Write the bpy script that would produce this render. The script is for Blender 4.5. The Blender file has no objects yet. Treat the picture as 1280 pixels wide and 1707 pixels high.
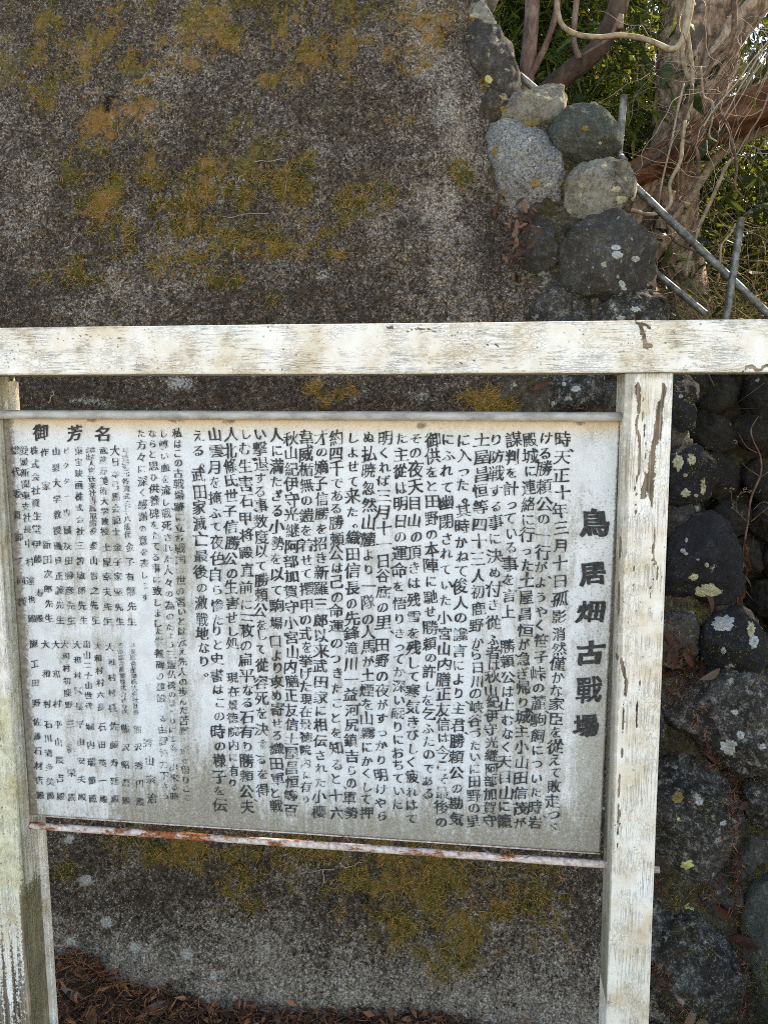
import bpy, bmesh, math, random
import numpy as np
from mathutils import Vector
from mathutils.bvhtree import BVHTree
from mathutils.geometry import delaunay_2d_cdt

# ------------------------------------------------------------------ camera, light, exposure
sc = bpy.context.scene
COL = sc.collection
rad = math.radians
F_PX, PITCH, YAW, ROLL, H = 1320.0, rad(7.96), rad(7.01), rad(-0.04), 1.62
cy_, sy_, cp_, sp_ = math.cos(YAW), math.sin(YAW), math.cos(PITCH), math.sin(PITCH)
FWD = np.array([-sy_*cp_, cy_*cp_, -sp_]); RT = np.array([cy_, sy_, 0.0]); DN = np.cross(FWD, RT)
RT2 = math.cos(ROLL)*RT+math.sin(ROLL)*DN; DN2 = -math.sin(ROLL)*RT+math.cos(ROLL)*DN
CAM = np.array([0, 0, H])
cam = bpy.data.cameras.new('camera'); co = bpy.data.objects.new('camera', cam); COL.objects.link(co)
cam.sensor_fit = 'HORIZONTAL'; cam.sensor_width = 36; cam.lens = 36*F_PX/1280
cam.clip_start = 0.05; cam.clip_end = 3000
from mathutils import Matrix
M = Matrix([[RT2[i], -DN2[i], -FWD[i], CAM[i]] for i in range(3)]+[[0, 0, 0, 1]])
co.matrix_world = M
sc.camera = co

SUN_EL, SUN_AZ = rad(42), rad(50)      # azimuth clockwise from +Y: the sun stands behind the wall, to the right
sdir = Vector((math.sin(SUN_AZ)*math.cos(SUN_EL), math.cos(SUN_AZ)*math.cos(SUN_EL), math.sin(SUN_EL)))
w = bpy.data.worlds.new('World'); sc.world = w; w.use_nodes = True
wn = w.node_tree; bg = wn.nodes['Background']; sky = wn.nodes.new('ShaderNodeTexSky')
sky.sky_type = 'NISHITA'; sky.sun_disc = False; sky.sun_elevation = SUN_EL; sky.sun_rotation = SUN_AZ
sky.air_density = 1.0; sky.dust_density = .8; sky.ozone_density = 1.0
wn.links.new(sky.outputs[0], bg.inputs[0]); bg.inputs[1].default_value = 0.13
sl = bpy.data.lights.new('sun', 'SUN'); sl.energy = 3.6; sl.angle = rad(0.5); sl.color = (1.0, 0.93, 0.82)
so = bpy.data.objects.new('sun', sl); COL.objects.link(so)
so.rotation_euler = sdir.to_track_quat('Z', 'Y').to_euler(); so.location = (3, 3, 8)
sc.view_settings.view_transform = 'Standard'; sc.view_settings.look = 'None'
sc.view_settings.exposure = 1.92; sc.view_settings.gamma = 1.0; sc.view_settings.use_curve_mapping = False
try:
    sc.view_settings.use_white_balance = True
    sc.view_settings.white_balance_temperature = 8100; sc.view_settings.white_balance_tint = 10
except Exception: pass
sc.cycles.filter_width = 1.0; sc.cycles.use_denoising = False; sc.cycles.max_bounces = 6; sc.cycles.transparent_max_bounces = 12

# ------------------------------------------------------------------ helpers
rng = np.random.default_rng(7); random.seed(7)
def ray(px, py):
    d = FWD + RT2*((px-640)/F_PX) + DN2*((py-853.5)/F_PX)
    return d/np.linalg.norm(d)
def hit(px, py, p0, n):
    d = ray(px, py); return CAM + d*(np.dot(p0-CAM, n)/np.dot(d, n))
def atY(px, py, Y):
    d = ray(px, py); return CAM + d*(Y/d[1])
def proj(P):
    q = np.asarray(P)-CAM; z = q@FWD
    return 640+F_PX*(q@RT2)/z, 853.5+F_PX*(q@DN2)/z
def hsh(i, j, k, seed):
    n = (i*73856093) ^ (j*19349663) ^ (k*83492791) ^ (seed*2654435761)
    n = n.astype(np.uint64) & np.uint64(0xffffffff)
    n = (n ^ (n >> np.uint64(15))) * np.uint64(2246822519) & np.uint64(0xffffffff)
    n = (n ^ (n >> np.uint64(13))) * np.uint64(3266489917) & np.uint64(0xffffffff)
    n = n ^ (n >> np.uint64(16))
    return n.astype(np.float64)/4294967295.0
def vnoise(x, y, z=None, seed=0):
    x = np.asarray(x, float); y = np.asarray(y, float); z = np.zeros_like(x) if z is None else np.asarray(z, float)
    xi, yi, zi = np.floor(x).astype(np.int64), np.floor(y).astype(np.int64), np.floor(z).astype(np.int64)
    fx, fy, fz = x-xi, y-yi, z-zi
    fx, fy, fz = [f*f*(3-2*f) for f in (fx, fy, fz)]
    r = 0
    three = bool(np.any(z != 0))
    for a in (0, 1):
        for b in (0, 1):
            for c in ((0, 1) if three else (0,)):
                r = r + hsh(xi+a, yi+b, zi+c, seed)*(fx if a else 1-fx)*(fy if b else 1-fy)*((fz if c else 1-fz) if three else 1)
    return r
def fbm(x, y, z=None, seed=0, o=4, g=0.5):
    s = 0; a = 1; t = 0
    for i in range(o):
        f = 2**i
        s = s + a*vnoise(x*f, y*f, None if z is None else z*f, seed+i*17); t += a; a *= g
    return s/t
def sstep(a, b, x):
    t = np.clip((x-a)/(b-a), 0, 1); return t*t*(3-2*t)

def empty(name, loc=(0, 0, 0)):
    o = bpy.data.objects.new(name, None); o.location = loc; o.empty_display_size = .1; COL.objects.link(o); return o
def tag(o, label=None, cat=None, group=None, kind=None):
    if label: o['label'] = label
    if cat: o['category'] = cat
    if group: o['group'] = group
    if kind: o['kind'] = kind
    return o
def link(name, me, parent=None, loc=None):
    o = bpy.data.objects.new(name, me); COL.objects.link(o)
    if loc is not None: o.location = loc
    if parent is not None:
        o.parent = parent
    return o
def mesh_np(name, V, F, mat, parent=None, smooth=True, attrs=None, origin=None):
    """V (n,3) world; F list of int arrays (k,3)/(k,4). One mesh object; its origin at `origin`."""
    V = np.asarray(V, float)
    if parent is not None: off = np.array(parent.location)
    else: off = np.zeros(3)
    org = np.asarray(origin if origin is not None else off, float)
    me = bpy.data.meshes.new(name)
    if not isinstance(F, list): F = [F]
    F = [np.asarray(f, np.int32) for f in F if len(f)]
    nl = sum(f.size for f in F); nf = sum(len(f) for f in F)
    me.vertices.add(len(V)); me.vertices.foreach_set('co', (V-org).astype(np.float32).ravel())
    me.loops.add(nl); me.loops.foreach_set('vertex_index', np.concatenate([f.ravel() for f in F]))
    me.polygons.add(nf)
    tot = np.concatenate([np.full(len(f), f.shape[1]) for f in F])
    me.polygons.foreach_set('loop_start', np.concatenate([[0], np.cumsum(tot)[:-1]]).astype(np.int32))
    me.polygons.foreach_set('use_smooth', np.full(nf, smooth))
    me.update(calc_edges=True)
    for k, a in (attrs or {}).items():
        at = me.attributes.new(k, 'FLOAT', 'POINT'); at.data.foreach_set('value', np.asarray(a, np.float32).ravel())
    if mat: me.materials.append(mat)
    o = link(name, me, parent, loc=org-off)
    return o
def gridfaces(nu, nv, closeu=False):
    i = np.arange(nu if closeu else nu-1); j = np.arange(nv-1)
    I, J = np.meshgrid(i, j, indexing='ij'); I2 = (I+1) % nu
    return np.stack([I*nv+J, I2*nv+J, I2*nv+J+1, I*nv+J+1], -1).reshape(-1, 4)
def catmull(P, n=6):
    P = np.asarray(P, float)
    if len(P) < 3: 
        t = np.linspace(0, 1, n+1)[:, None]; return P[0]*(1-t)+P[1]*t
    Q = np.vstack([2*P[0]-P[1], P, 2*P[-1]-P[-2]]); out = []
    for i in range(1, len(Q)-2):
        for t in np.arange(n)/n:
            out.append(.5*((2*Q[i])+(-Q[i-1]+Q[i+1])*t+(2*Q[i-1]-5*Q[i]+4*Q[i+1]-Q[i+2])*t*t+(-Q[i-1]+3*Q[i]-3*Q[i+1]+Q[i+2])*t**3))
    out.append(P[-1]); return np.array(out)
def tube_geo(P, R, seg=8, rough=0.0, seed=0, cap=True, freq=8):
    P = np.asarray(P, float); R = np.broadcast_to(np.asarray(R, float), (len(P),))
    T = np.gradient(P, axis=0); T /= np.linalg.norm(T, axis=1)[:, None]+1e-9
    n = np.cross(T[0], [0.3, 0.1, 0.9]); n /= np.linalg.norm(n)
    N = []
    for t in T:
        n = n-t*np.dot(n, t); n /= np.linalg.norm(n)+1e-9; N.append(n)
    N = np.array(N); B = np.cross(T, N)
    a = np.linspace(0, 2*np.pi, seg, endpoint=False)
    C, S = np.cos(a), np.sin(a)
    V = P[:, None]+R[:, None, None]*(N[:, None]*C[None, :, None]+B[:, None]*S[None, :, None])
    if rough:
        D = V-P[:, None]; nz = fbm(V[..., 0]*freq, V[..., 1]*freq, V[..., 2]*freq+.01, seed, 3)-.5
        V = P[:, None]+D*(1+rough*2*nz[..., None])
    m = len(P)
    V = V.reshape(-1, 3)
    i, j = np.meshgrid(np.arange(m-1), np.arange(seg), indexing='ij'); j2 = (j+1) % seg
    F = np.stack([i*seg+j, i*seg+j2, (i+1)*seg+j2, (i+1)*seg+j], -1).reshape(-1, 4)
    Fs = [F]
    if cap:
        V = np.vstack([V, P[0], P[-1]]); k = np.arange(seg); k2 = (k+1) % seg
        Fs.append(np.stack([np.full(seg, m*seg), k2, k], -1)); Fs.append(np.stack([np.full(seg, m*seg+1), (m-1)*seg+k, (m-1)*seg+k2], -1))
    return V, Fs
class MB:
    def __init__(s): s.V = []; s.Q = []; s.T = []; s.n = 0; s.A = []
    def add(s, V, Fs, a=None):
        if not isinstance(Fs, list): Fs = [Fs]
        for f in Fs:
            f = np.asarray(f)
            if len(f): (s.Q if f.shape[1] == 4 else s.T).append(f+s.n)
        s.V.append(V); s.n += len(V); s.A.append(np.zeros(len(V)) if a is None else np.broadcast_to(a, (len(V),)))
    def build(s, name, mat, parent=None, smooth=True, origin=None):
        F = ([np.vstack(s.Q)] if s.Q else [])+([np.vstack(s.T)] if s.T else [])
        return mesh_np(name, np.vstack(s.V), F, mat, parent, smooth, {'tint': np.concatenate(s.A)}, origin)
def tube(name, P, R, mat, parent=None, seg=8, rough=0, seed=0, freq=8, sub=6):
    P = np.asarray(P, float); R = np.broadcast_to(np.asarray(R, float), (len(P),))
    if sub > 1:
        PR = catmull(np.hstack([P, R[:, None]]), sub); P, R = PR[:, :3], np.maximum(PR[:, 3], 1e-4)
    V, F = tube_geo(P, R, seg, rough, seed, True, freq)
    b = MB(); b.add(V, F, rng.random()); return b.build(name, mat, parent, True, P[0] if parent is None else None)
def blades(P, D, S, L, W, curl=0.0):
    """kite leaves: base P, direction D, side S, length L, width W -> 6 verts, 4 tris bent along the rib"""
    D = D/np.linalg.norm(D, axis=1)[:, None]; S = S-D*np.sum(S*D, 1)[:, None]; S /= np.linalg.norm(S, axis=1)[:, None]+1e-9
    N = np.cross(D, S); L = np.broadcast_to(L, (len(P),))[:, None]; W = np.broadcast_to(W, (len(P),))[:, None]
    curl = np.broadcast_to(curl, (len(P),))[:, None]
    a = P; m = P+D*L*.45+N*L*curl*.25; b = m+S*W*.5+N*W*.15; c = m-S*W*.5+N*W*.15; t = P+D*L-N*L*curl*.35
    V = np.stack([a, b, t, c, m], 1).reshape(-1, 3)
    k = np.arange(len(P))[:, None]*5
    F = np.vstack([k+np.array([[0, 4, 1]]), k+np.array([[1, 4, 2]]), k+np.array([[0, 3, 4]]), k+np.array([[4, 3, 2]])])
    return V, F
def rdir(n, up=0.0):
    d = rng.normal(size=(n, 3)); d /= np.linalg.norm(d, axis=1)[:, None]; d[:, 2] += up
    return d/np.linalg.norm(d, axis=1)[:, None]

# ------------------------------------------------------------------ node helpers
class NT:
    def __init__(s, name):
        s.m = bpy.data.materials.new(name); s.m.use_nodes = True; s.t = s.m.node_tree
        s.p = s.t.nodes['Principled BSDF']; s.out = s.t.nodes['Material Output']
        s.p.inputs['Roughness'].default_value = .85; s.p.inputs['Specular IOR Level'].default_value = .25
        s.tc = s.t.nodes.new('ShaderNodeTexCoord')
    def N(s, ty, **k):
        n = s.t.nodes.new(ty)
        for a, b in k.items(): setattr(n, a, b)
        return n
    def L(s, a, b):
        if hasattr(a, 'is_output'): s.t.links.new(a, b)
        else: b.default_value = a
    def co(s, scale=(1, 1, 1), loc=(0, 0, 0), rot=(0, 0, 0), rand=False):
        v = s.tc.outputs['Object']
        if rand:
            oi = s.N('ShaderNodeObjectInfo'); a = s.N('ShaderNodeVectorMath', operation='ADD'); s.L(v, a.inputs[0])
            q = s.N('ShaderNodeMath', operation='MULTIPLY'); s.L(oi.outputs['Random'], q.inputs[0]); q.inputs[1].default_value = 37.0
            c = s.N('ShaderNodeCombineXYZ'); [s.L(q.outputs[0], c.inputs[i]) for i in range(3)]
            s.L(c.outputs[0], a.inputs[1]); v = a.outputs[0]
        mp = s.N('ShaderNodeMapping'); s.L(v, mp.inputs[0]); mp.inputs['Scale'].default_value = scale
        mp.inputs['Location'].default_value = loc; mp.inputs['Rotation'].default_value = rot
        return mp.outputs[0]
    def noise(s, v, scale, detail=4, rough=.55, dist=0):
        n = s.N('ShaderNodeTexNoise'); s.L(v, n.inputs['Vector']); n.inputs['Scale'].default_value = scale
        n.inputs['Detail'].default_value = detail; n.inputs['Roughness'].default_value = rough; n.inputs['Distortion'].default_value = dist
        return n.outputs['Fac']
    def voro(s, v, scale, feature='F1', rnd=1):
        n = s.N('ShaderNodeTexVoronoi', feature=feature); s.L(v, n.inputs['Vector']); n.inputs['Scale'].default_value = scale
        n.inputs['Randomness'].default_value = rnd
        return n
    def attr(s, name): return s.N('ShaderNodeAttribute', attribute_name=name).outputs['Fac']
    def ma(s, op, a, b=0.0, c=None):
        n = s.N('ShaderNodeMath', operation=op); s.L(a, n.inputs[0]); s.L(b, n.inputs[1])
        if c is not None: s.L(c, n.inputs[2])
        return n.outputs[0]
    def ss(s, x, a, b):
        n = s.N('ShaderNodeMapRange', interpolation_type='SMOOTHSTEP'); s.L(x, n.inputs[0])
        n.inputs[1].default_value = a; n.inputs[2].default_value = b; return n.outputs[0]
    def ramp(s, f, st):
        n = s.N('ShaderNodeValToRGB'); s.L(f, n.inputs[0]); e = n.color_ramp.elements
        while len(e) < len(st): e.new(.5)
        for x, (p, c) in zip(e, st): x.position = p; x.color = (*c, 1)
        return n.outputs[0]
    def mix(s, f, a, b, bt='MIX'):
        n = s.N('ShaderNodeMix', data_type='RGBA', blend_type=bt); s.L(f, n.inputs[0])
        for v, i in ((a, 6), (b, 7)):
            if isinstance(v, tuple): n.inputs[i].default_value = (*v, 1)
            else: s.L(v, n.inputs[i])
        return n.outputs[2]
    def bump(s, h, strength=.5, dist=.002, prev=None):
        n = s.N('ShaderNodeBump'); s.L(h, n.inputs['Height']); n.inputs['Strength'].default_value = strength
        n.inputs['Distance'].default_value = dist
        if prev is not None: s.L(prev, n.inputs['Normal'])
        return n.outputs[0]
    def done(s, col, nrm=None, rough=None):
        s.L(col, s.p.inputs['Base Color']) if not isinstance(col, tuple) else setattr(s.p.inputs['Base Color'], 'default_value', (*col, 1))
        if nrm is not None: s.L(nrm, s.p.inputs['Normal'])
        if rough is not None: s.L(rough, s.p.inputs['Roughness'])
        return s.m

# ------------------------------------------------------------------ materials
def mat_concrete():
    n = NT('weathered_concrete'); v = n.co()
    f1 = n.ma('MULTIPLY_ADD', n.ma('SUBTRACT', n.noise(v, 120, 8, .85), .5), 2.3, .49); f2 = n.noise(v, 48, 6, .7); f3 = n.noise(v, 8, 6, .65)
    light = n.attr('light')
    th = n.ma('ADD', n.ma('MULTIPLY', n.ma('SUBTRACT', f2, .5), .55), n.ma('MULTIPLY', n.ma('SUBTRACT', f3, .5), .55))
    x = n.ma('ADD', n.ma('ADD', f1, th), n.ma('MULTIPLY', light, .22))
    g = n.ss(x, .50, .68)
    hue = n.ramp(n.noise(v, 190, 3, .7), [(.34, (.12, .090, .066)), (.5, (.27, .222, .178)), (.66, (.66, .58, .49))])
    dark = n.ramp(n.noise(v, 90, 4, .7), [(.36, (.012, .008, .005)), (.5, (.046, .031, .020)), (.66, (.14, .100, .068))])
    c = n.mix(g, dark, hue)
    vo = n.voro(v, 300); c = n.mix(n.ma('MULTIPLY', n.ma('LESS_THAN', vo.outputs['Distance'], .19), n.ss(f2, .38, .55)), c, (.66, .61, .55))
    bl = n.ss(n.ma('SUBTRACT', n.noise(v, 34, 4, .62, .3), n.ma('MULTIPLY', light, .05)), .53, .60); c = n.mix(n.ma('MULTIPLY', bl, .55), c, n.mix(n.ss(n.noise(v, 200, 4, .8), .4, .65), (.014, .009, .006), (.085, .058, .038)))
    st = n.ss(n.noise(n.co(scale=(1, 1, .22)), 16, 6, .7), .46, .66); c = n.mix(n.ma('MULTIPLY', st, .42), c, n.mix(.7, c, (.030, .020, .012)))
    # pale crust lichen
    li = n.ss(n.ma('ADD', n.attr('lichen'), n.ma('MULTIPLY', n.ma('SUBTRACT', n.noise(v, 110, 5, .75), .5), 1.2)), .42, .60)
    c = n.mix(n.ma('MULTIPLY', li, .8), c, n.ramp(n.noise(v, 260, 2), [(.35, (.22, .22, .19)), (.6, (.56, .56, .49))]))
    # moss film below the tufts
    m = n.ss(n.ma('ADD', n.ma('MULTIPLY', n.attr('moss'), .74), n.ma('ADD', n.ma('MULTIPLY', n.ma('SUBTRACT', n.noise(v, 85, 8, .9), .5), 3.6), n.ma('MULTIPLY', n.ma('SUBTRACT', n.noise(v, 16, 4, .6), .5), .9))), .40, .60)
    mc = n.ramp(n.ma('ADD', n.ma('MULTIPLY', n.noise(v, 30, 4), .55), n.ma('MULTIPLY', n.attr('gold'), .5)),
                [(.2, (.04, .042, .006)), (.36, (.14, .125, .015)), (.5, (.30, .20, .04)), (.66, (.42, .21, .06)), (.8, (.46, .29, .13))])
    mc = n.mix(.5, mc, n.ramp(n.noise(v, 330, 3), [(.35, (.0, .0, .0)), (.65, (.40, .36, .22))]), 'OVERLAY')
    c = n.mix(n.ma('MULTIPLY', m, .8), c, mc)
    h = n.ma('ADD', n.ma('MULTIPLY', f1, .5), n.ma('MULTIPLY', f2, .9))
    b = n.bump(h, .75, .008)
    return n.done(c, b, .92)
def mat_stone(name, stops, sp=.5, speck=(.6, .58, .54), spk_amt=.3, lich=.3, moss=.4, lichcol=(.55, .53, .42), fw=.35):
    n = NT(name); v = n.co(rand=True)
    big = n.noise(v, 9, 5, .6); mid = n.noise(v, 45, 5, .65); fine = n.noise(v, 150, 7, .85)
    f = n.ma('ADD', n.ma('MULTIPLY', big, (1-fw)*.5), n.ma('ADD', n.ma('MULTIPLY', mid, (1-fw)*.5), n.ma('MULTIPLY', n.ma('MULTIPLY_ADD', n.ma('SUBTRACT', fine, .5), 1.5, .5), fw)))
    c = n.ramp(f, stops)
    s1 = n.ss(n.ma('ADD', n.noise(v, 150, 8, .85), n.ma('MULTIPLY', mid, .6)), .90-sp*.14, 1.0-sp*.12)
    c = n.mix(n.ma('MULTIPLY', s1, spk_amt), c, speck)
    c = n.mix(n.ma('MULTIPLY', n.ss(n.noise(v, 18, 7, .75), .48, .62), .45), c, n.mix(.5, c, (.012, .011, .010)))
    vo = n.voro(v, 26); big2 = n.noise(v, 14, 2)
    rim = n.ma('ADD', vo.outputs['Distance'], n.ma('MULTIPLY', n.ma('SUBTRACT', n.noise(v, 70, 6, .75), .5), 1.1))
    lm = n.ma('MULTIPLY', n.ma('LESS_THAN', rim, .22), n.ss(big2, .66-lich*.3, .72-lich*.3))
    c = n.mix(n.ma('MULTIPLY', lm, .85), c, n.mix(n.ss(n.noise(v, 300, 2), .35, .65), tuple(x*.55 for x in lichcol), lichcol))
    geo = n.N('ShaderNodeNewGeometry'); up = n.N('ShaderNodeSeparateXYZ'); n.L(geo.outputs['Normal'], up.inputs[0])
    mm = n.ss(n.ma('ADD', n.ma('MULTIPLY', n.noise(v, 22, 6, .7), 1.0), n.ma('MULTIPLY', up.outputs[2], .12)), .74-moss*.25, .84-moss*.25)
    mc = n.ramp(n.noise(v, 60, 3), [(.3, (.012, .012, .006)), (.5, (.055, .045, .012)), (.7, (.12, .085, .025))])
    c = n.mix(n.ma('MULTIPLY', mm, .85), c, mc)
    b = n.bump(n.ma('ADD', mid, n.ma('MULTIPLY', fine, .5)), 1.0, .010); b = n.bump(n.noise(v, 420, 3), .5, .0015, b)
    return n.done(c, b, .85)
def mat_paint(name, axis, yel=0):
    """old white paint on timber; axis = grain direction"""
    n = NT(name)
    sc1 = {0: (.06, 1, 1), 2: (1, 1, .022)}[axis]
    v = n.co(); g = n.co(scale=sc1)
    grain = n.noise(g, 190, 5, .65); gr2 = n.noise(g, 70, 4, .6, 1.2)
    bare = n.attr('bare'); yl = n.attr('yellow'); dirt = n.attr('dirt')
    x = n.ma('ADD', bare, n.ma('ADD', n.ma('MULTIPLY', n.ma('SUBTRACT', gr2, .5), .8), n.ma('MULTIPLY', n.ma('SUBTRACT', n.noise(v, 120, 6, .8), .5), 1.1)))
    bm = n.ss(x, .46, .54)
    vv = n.co(scale={0: (.45, 1, 1), 2: (1, 1, .45)}[axis]); wq = n.N('ShaderNodeTexNoise'); n.L(vv, wq.inputs['Vector']); wq.inputs['Scale'].default_value = 60; wq.inputs['Detail'].default_value = 4
    wm = n.N('ShaderNodeVectorMath', operation='SCALE'); n.L(wq.outputs['Color'], wm.inputs[0]); wm.inputs['Scale'].default_value = .035
    wa_ = n.N('ShaderNodeVectorMath', operation='ADD'); n.L(vv, wa_.inputs[0]); n.L(wm.outputs[0], wa_.inputs[1])
    crk = n.voro(wa_.outputs[0], 140, 'DISTANCE_TO_EDGE').outputs['Distance']
    crk2 = n.ma('ABSOLUTE', n.ma('SUBTRACT', n.noise(g, 150, 6, .7, .8), .5))
    sel = n.ss(n.noise(v, 13, 4), .42, .58)
    c1 = n.ma('MULTIPLY', n.ma('SUBTRACT', 1, n.ss(crk, .0, .09)), n.ma('MULTIPLY', sel, .55))
    c2 = n.ma('MULTIPLY', n.ma('SUBTRACT', 1, n.ss(crk2, .002, .018)), n.ma('MULTIPLY', n.ss(n.noise(v, 17, 4), .42, .58), .75))
    cr = n.ma('MAXIMUM', c1, c2)
    paint = n.ramp(n.noise(v, 11, 6, .62), [(.34, (.66, .55, .40)), (.46, (.82, .76, .66)), (.60, (.90, .88, .84))])
    streak = n.ss(gr2, .48, .72)
    paint = n.mix(n.ma('MULTIPLY', streak, .14), paint, (.58, .48, .34))
    paint = n.mix(n.ma('MULTIPLY', n.ss(n.ma('ADD', dirt, n.ma('MULTIPLY', n.ma('SUBTRACT', n.noise(v, 90, 5, .7), .5), 1.2)), .3, .9), .7), paint, (.30, .27, .21))
    paint = n.mix(n.ma('MULTIPLY', yl, .75), paint, n.ramp(n.noise(v, 60, 4), [(.35, (.42, .40, .20)), (.6, (.66, .64, .40))]))
    paint = n.mix(n.ma('MULTIPLY', cr, .62), paint, (.13, .10, .07))
    # black lichen dots
    vo = n.voro(v, 150); ok = n.ss(n.noise(v, 21, 3), .55, .68)
    vo2 = n.voro(v, 62); ok2 = n.ss(n.noise(v, 9, 3), .50, .62)
    dots = n.ma('MAXIMUM', n.ma('MULTIPLY', n.ma('LESS_THAN', vo.outputs['Distance'], .24), ok), n.ma('MULTIPLY', n.ma('LESS_THAN', vo2.outputs['Distance'], .13), ok2))
    paint = n.mix(n.ma('MULTIPLY', dots, .72), paint, (.10, .09, .075))
    wood = n.ramp(n.ma('ADD', n.ma('MULTIPLY', grain, .7), n.ma('MULTIPLY', n.noise(v, 15, 3), .3)), [(.38, (.05, .038, .026)), (.50, (.19, .145, .10)), (.62, (.42, .34, .25))])
    wood = n.mix(n.ma('MULTIPLY', yl, .5), wood, (.20, .20, .07))
    gm = n.ss(n.ma('ADD', n.attr('green'), n.ma('MULTIPLY', n.ma('SUBTRACT', n.noise(g, 70, 4), .5), .9)), .35, .8)
    c = n.mix(bm, paint, wood); c = n.mix(n.ma('MULTIPLY', gm, .8), c, n.ramp(n.noise(v, 140, 3), [(.35, (.09, .10, .045)), (.65, (.25, .25, .15))]))
    hgt = n.ma('SUBTRACT', n.ma('SUBTRACT', n.ma('MULTIPLY', grain, .35), n.ma('MULTIPLY', bm, .8)), n.ma('MULTIPLY', cr, .7))
    b = n.bump(hgt, .9, .0012)
    n.p.inputs['Specular IOR Level'].default_value = .3
    return n.done(c, b, .6)
def mat_board():
    n = NT('faded_white_enamel'); v = n.co(); s = n.co(scale=(1, 1, .22))
    blue, dirt, top, side = n.attr('blue'), n.attr('dirt'), n.attr('toprust'), n.attr('side')
    c = n.ramp(n.noise(v, 24, 5, .6), [(.35, (.64, .66, .67)), (.6, (.78, .80, .82))])
    c = n.mix(blue, c, n.ramp(n.noise(v, 200, 4, .7), [(.3, (.55, .59, .62)), (.55, (.76, .80, .84))]))
    x = n.ma('ADD', dirt, n.ma('MULTIPLY', n.ma('SUBTRACT', n.noise(v, 200, 8, .85), .5), 2.2))
    x = n.ma('ADD', x, n.ma('MULTIPLY', n.ma('SUBTRACT', n.noise(s, 90, 6, .75), .5), 1.5))
    dm = n.ss(x, .15, .85)
    c = n.mix(n.ma('MULTIPLY', dm, .80), c, n.ramp(n.noise(v, 320, 3, .7), [(.3, (.18, .155, .115)), (.5, (.34, .31, .25)), (.7, (.54, .51, .44))]))
    ft = n.ss(n.ma('ADD', n.attr('foot'), n.ma('ADD', n.ma('MULTIPLY', n.ma('SUBTRACT', n.noise(s, 75, 8, .85), .5), 3.0), n.ma('MULTIPLY', n.ma('SUBTRACT', n.noise(v, 140, 8, .9), .5), 3.2))), .30, .95)
    c = n.mix(n.ma('MULTIPLY', ft, .78), c, n.ramp(n.noise(v, 240, 5, .8), [(.36, (.11, .095, .065)), (.52, (.24, .215, .165)), (.66, (.50, .46, .38))]))
    # dust of dark specks everywhere
    sp = n.ss(n.ma('ADD', n.noise(v, 420, 3, .7), n.ma('MULTIPLY', dirt, .14)), .57, .66)
    c = n.mix(n.ma('MULTIPLY', sp, .42), c, (.27, .25, .21))
    tr = n.ss(n.ma('ADD', top, n.ma('MULTIPLY', n.ma('SUBTRACT', n.noise(v, 45, 5), .5), .6)), .15, 1.1)
    c = n.mix(n.ma('MULTIPLY', tr, .85), c, (.72, .50, .27))
    # creeping brown hair roots below the rail and round the edge
    hr = n.ma('ABSOLUTE', n.ma('SUBTRACT', n.noise(v, 75, 5, .6, 1.5), .5))
    hm = n.ma('MULTIPLY', n.ma('SUBTRACT', 1, n.ss(hr, .001, .010)), n.ss(n.ma('ADD', n.attr('roots'), n.ma('MULTIPLY', n.ma('SUBTRACT', n.noise(v, 15, 3), .5), 1.0)), .35, .6))
    c = n.mix(n.ma('MULTIPLY', hm, .75), c, (.16, .07, .035))
    sm = n.ss(n.ma('ADD', side, n.ma('MULTIPLY', n.ma('SUBTRACT', n.noise(v, 150, 5, .7), .5), 1.5)), .35, .8)
    c = n.mix(n.ma('MULTIPLY', sm, .85), c, n.ramp(n.noise(v, 90, 3), [(.35, (.10, .08, .055)), (.65, (.28, .23, .16))]))
    vo = n.voro(v, 130); ring = n.ma('MULTIPLY', n.ma('GREATER_THAN', vo.outputs['Distance'], .13), n.ma('LESS_THAN', vo.outputs['Distance'], .27))
    rm = n.ma('MULTIPLY', ring, n.ss(n.ma('ADD', n.attr('spots'), n.ma('MULTIPLY', n.ma('SUBTRACT', n.noise(v, 30, 3), .5), 1.2)), .45, .6))
    c = n.mix(n.ma('MULTIPLY', rm, .5), c, (.22, .20, .16))
    sk = n.ss(n.ma('ADD', n.attr('scar'), 0.0), .3, .8); c = n.mix(n.ma('MULTIPLY', sk, .6), c, (.33, .31, .27))
    b = n.bump(n.ma('ADD', n.noise(v, 300, 3), n.ma('MULTIPLY', dm, .5)), .35, .0006)
    n.p.inputs['Specular IOR Level'].default_value = .35
    return n.done(c, b, .55)
def mat_text():
    n = NT('brushed_black_lettering'); v = n.co()
    f = n.ma('ADD', n.ma('MULTIPLY', n.ma('MULTIPLY_ADD', n.ma('SUBTRACT', n.noise(v, 300, 5, .8), .5), 1.5, .5), .6), n.ma('MULTIPLY', n.noise(v, 55, 3, .6), .4))
    a = n.ss(n.ma('ADD', f, n.ma('MULTIPLY', n.attr('tint'), -.30)), .29, .37)
    c = n.ramp(n.noise(v, 160, 3), [(.35, (.018, .018, .02)), (.7, (.07, .07, .072))])
    n.L(a, n.p.inputs['Alpha']); return n.done(c, None, .6)
def mat_simple(name, stops, scale=60, rough=.7, bump=.4, dist=.002, met=0, stretch=(1, 1, 1), rand=False, spec=.25, tint=False):
    n = NT(name); v = n.co(scale=stretch, rand=rand)
    f = n.noise(v, scale, 5, .65)
    if tint: f = n.ma('ADD', n.ma('MULTIPLY', f, .45), n.ma('MULTIPLY', n.attr('tint'), .55))
    c = n.ramp(f, stops); n.p.inputs['Metallic'].default_value = met; n.p.inputs['Specular IOR Level'].default_value = spec
    return n.done(c, n.bump(n.noise(v, scale*2.2, 4, .65), bump, dist), rough)
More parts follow.
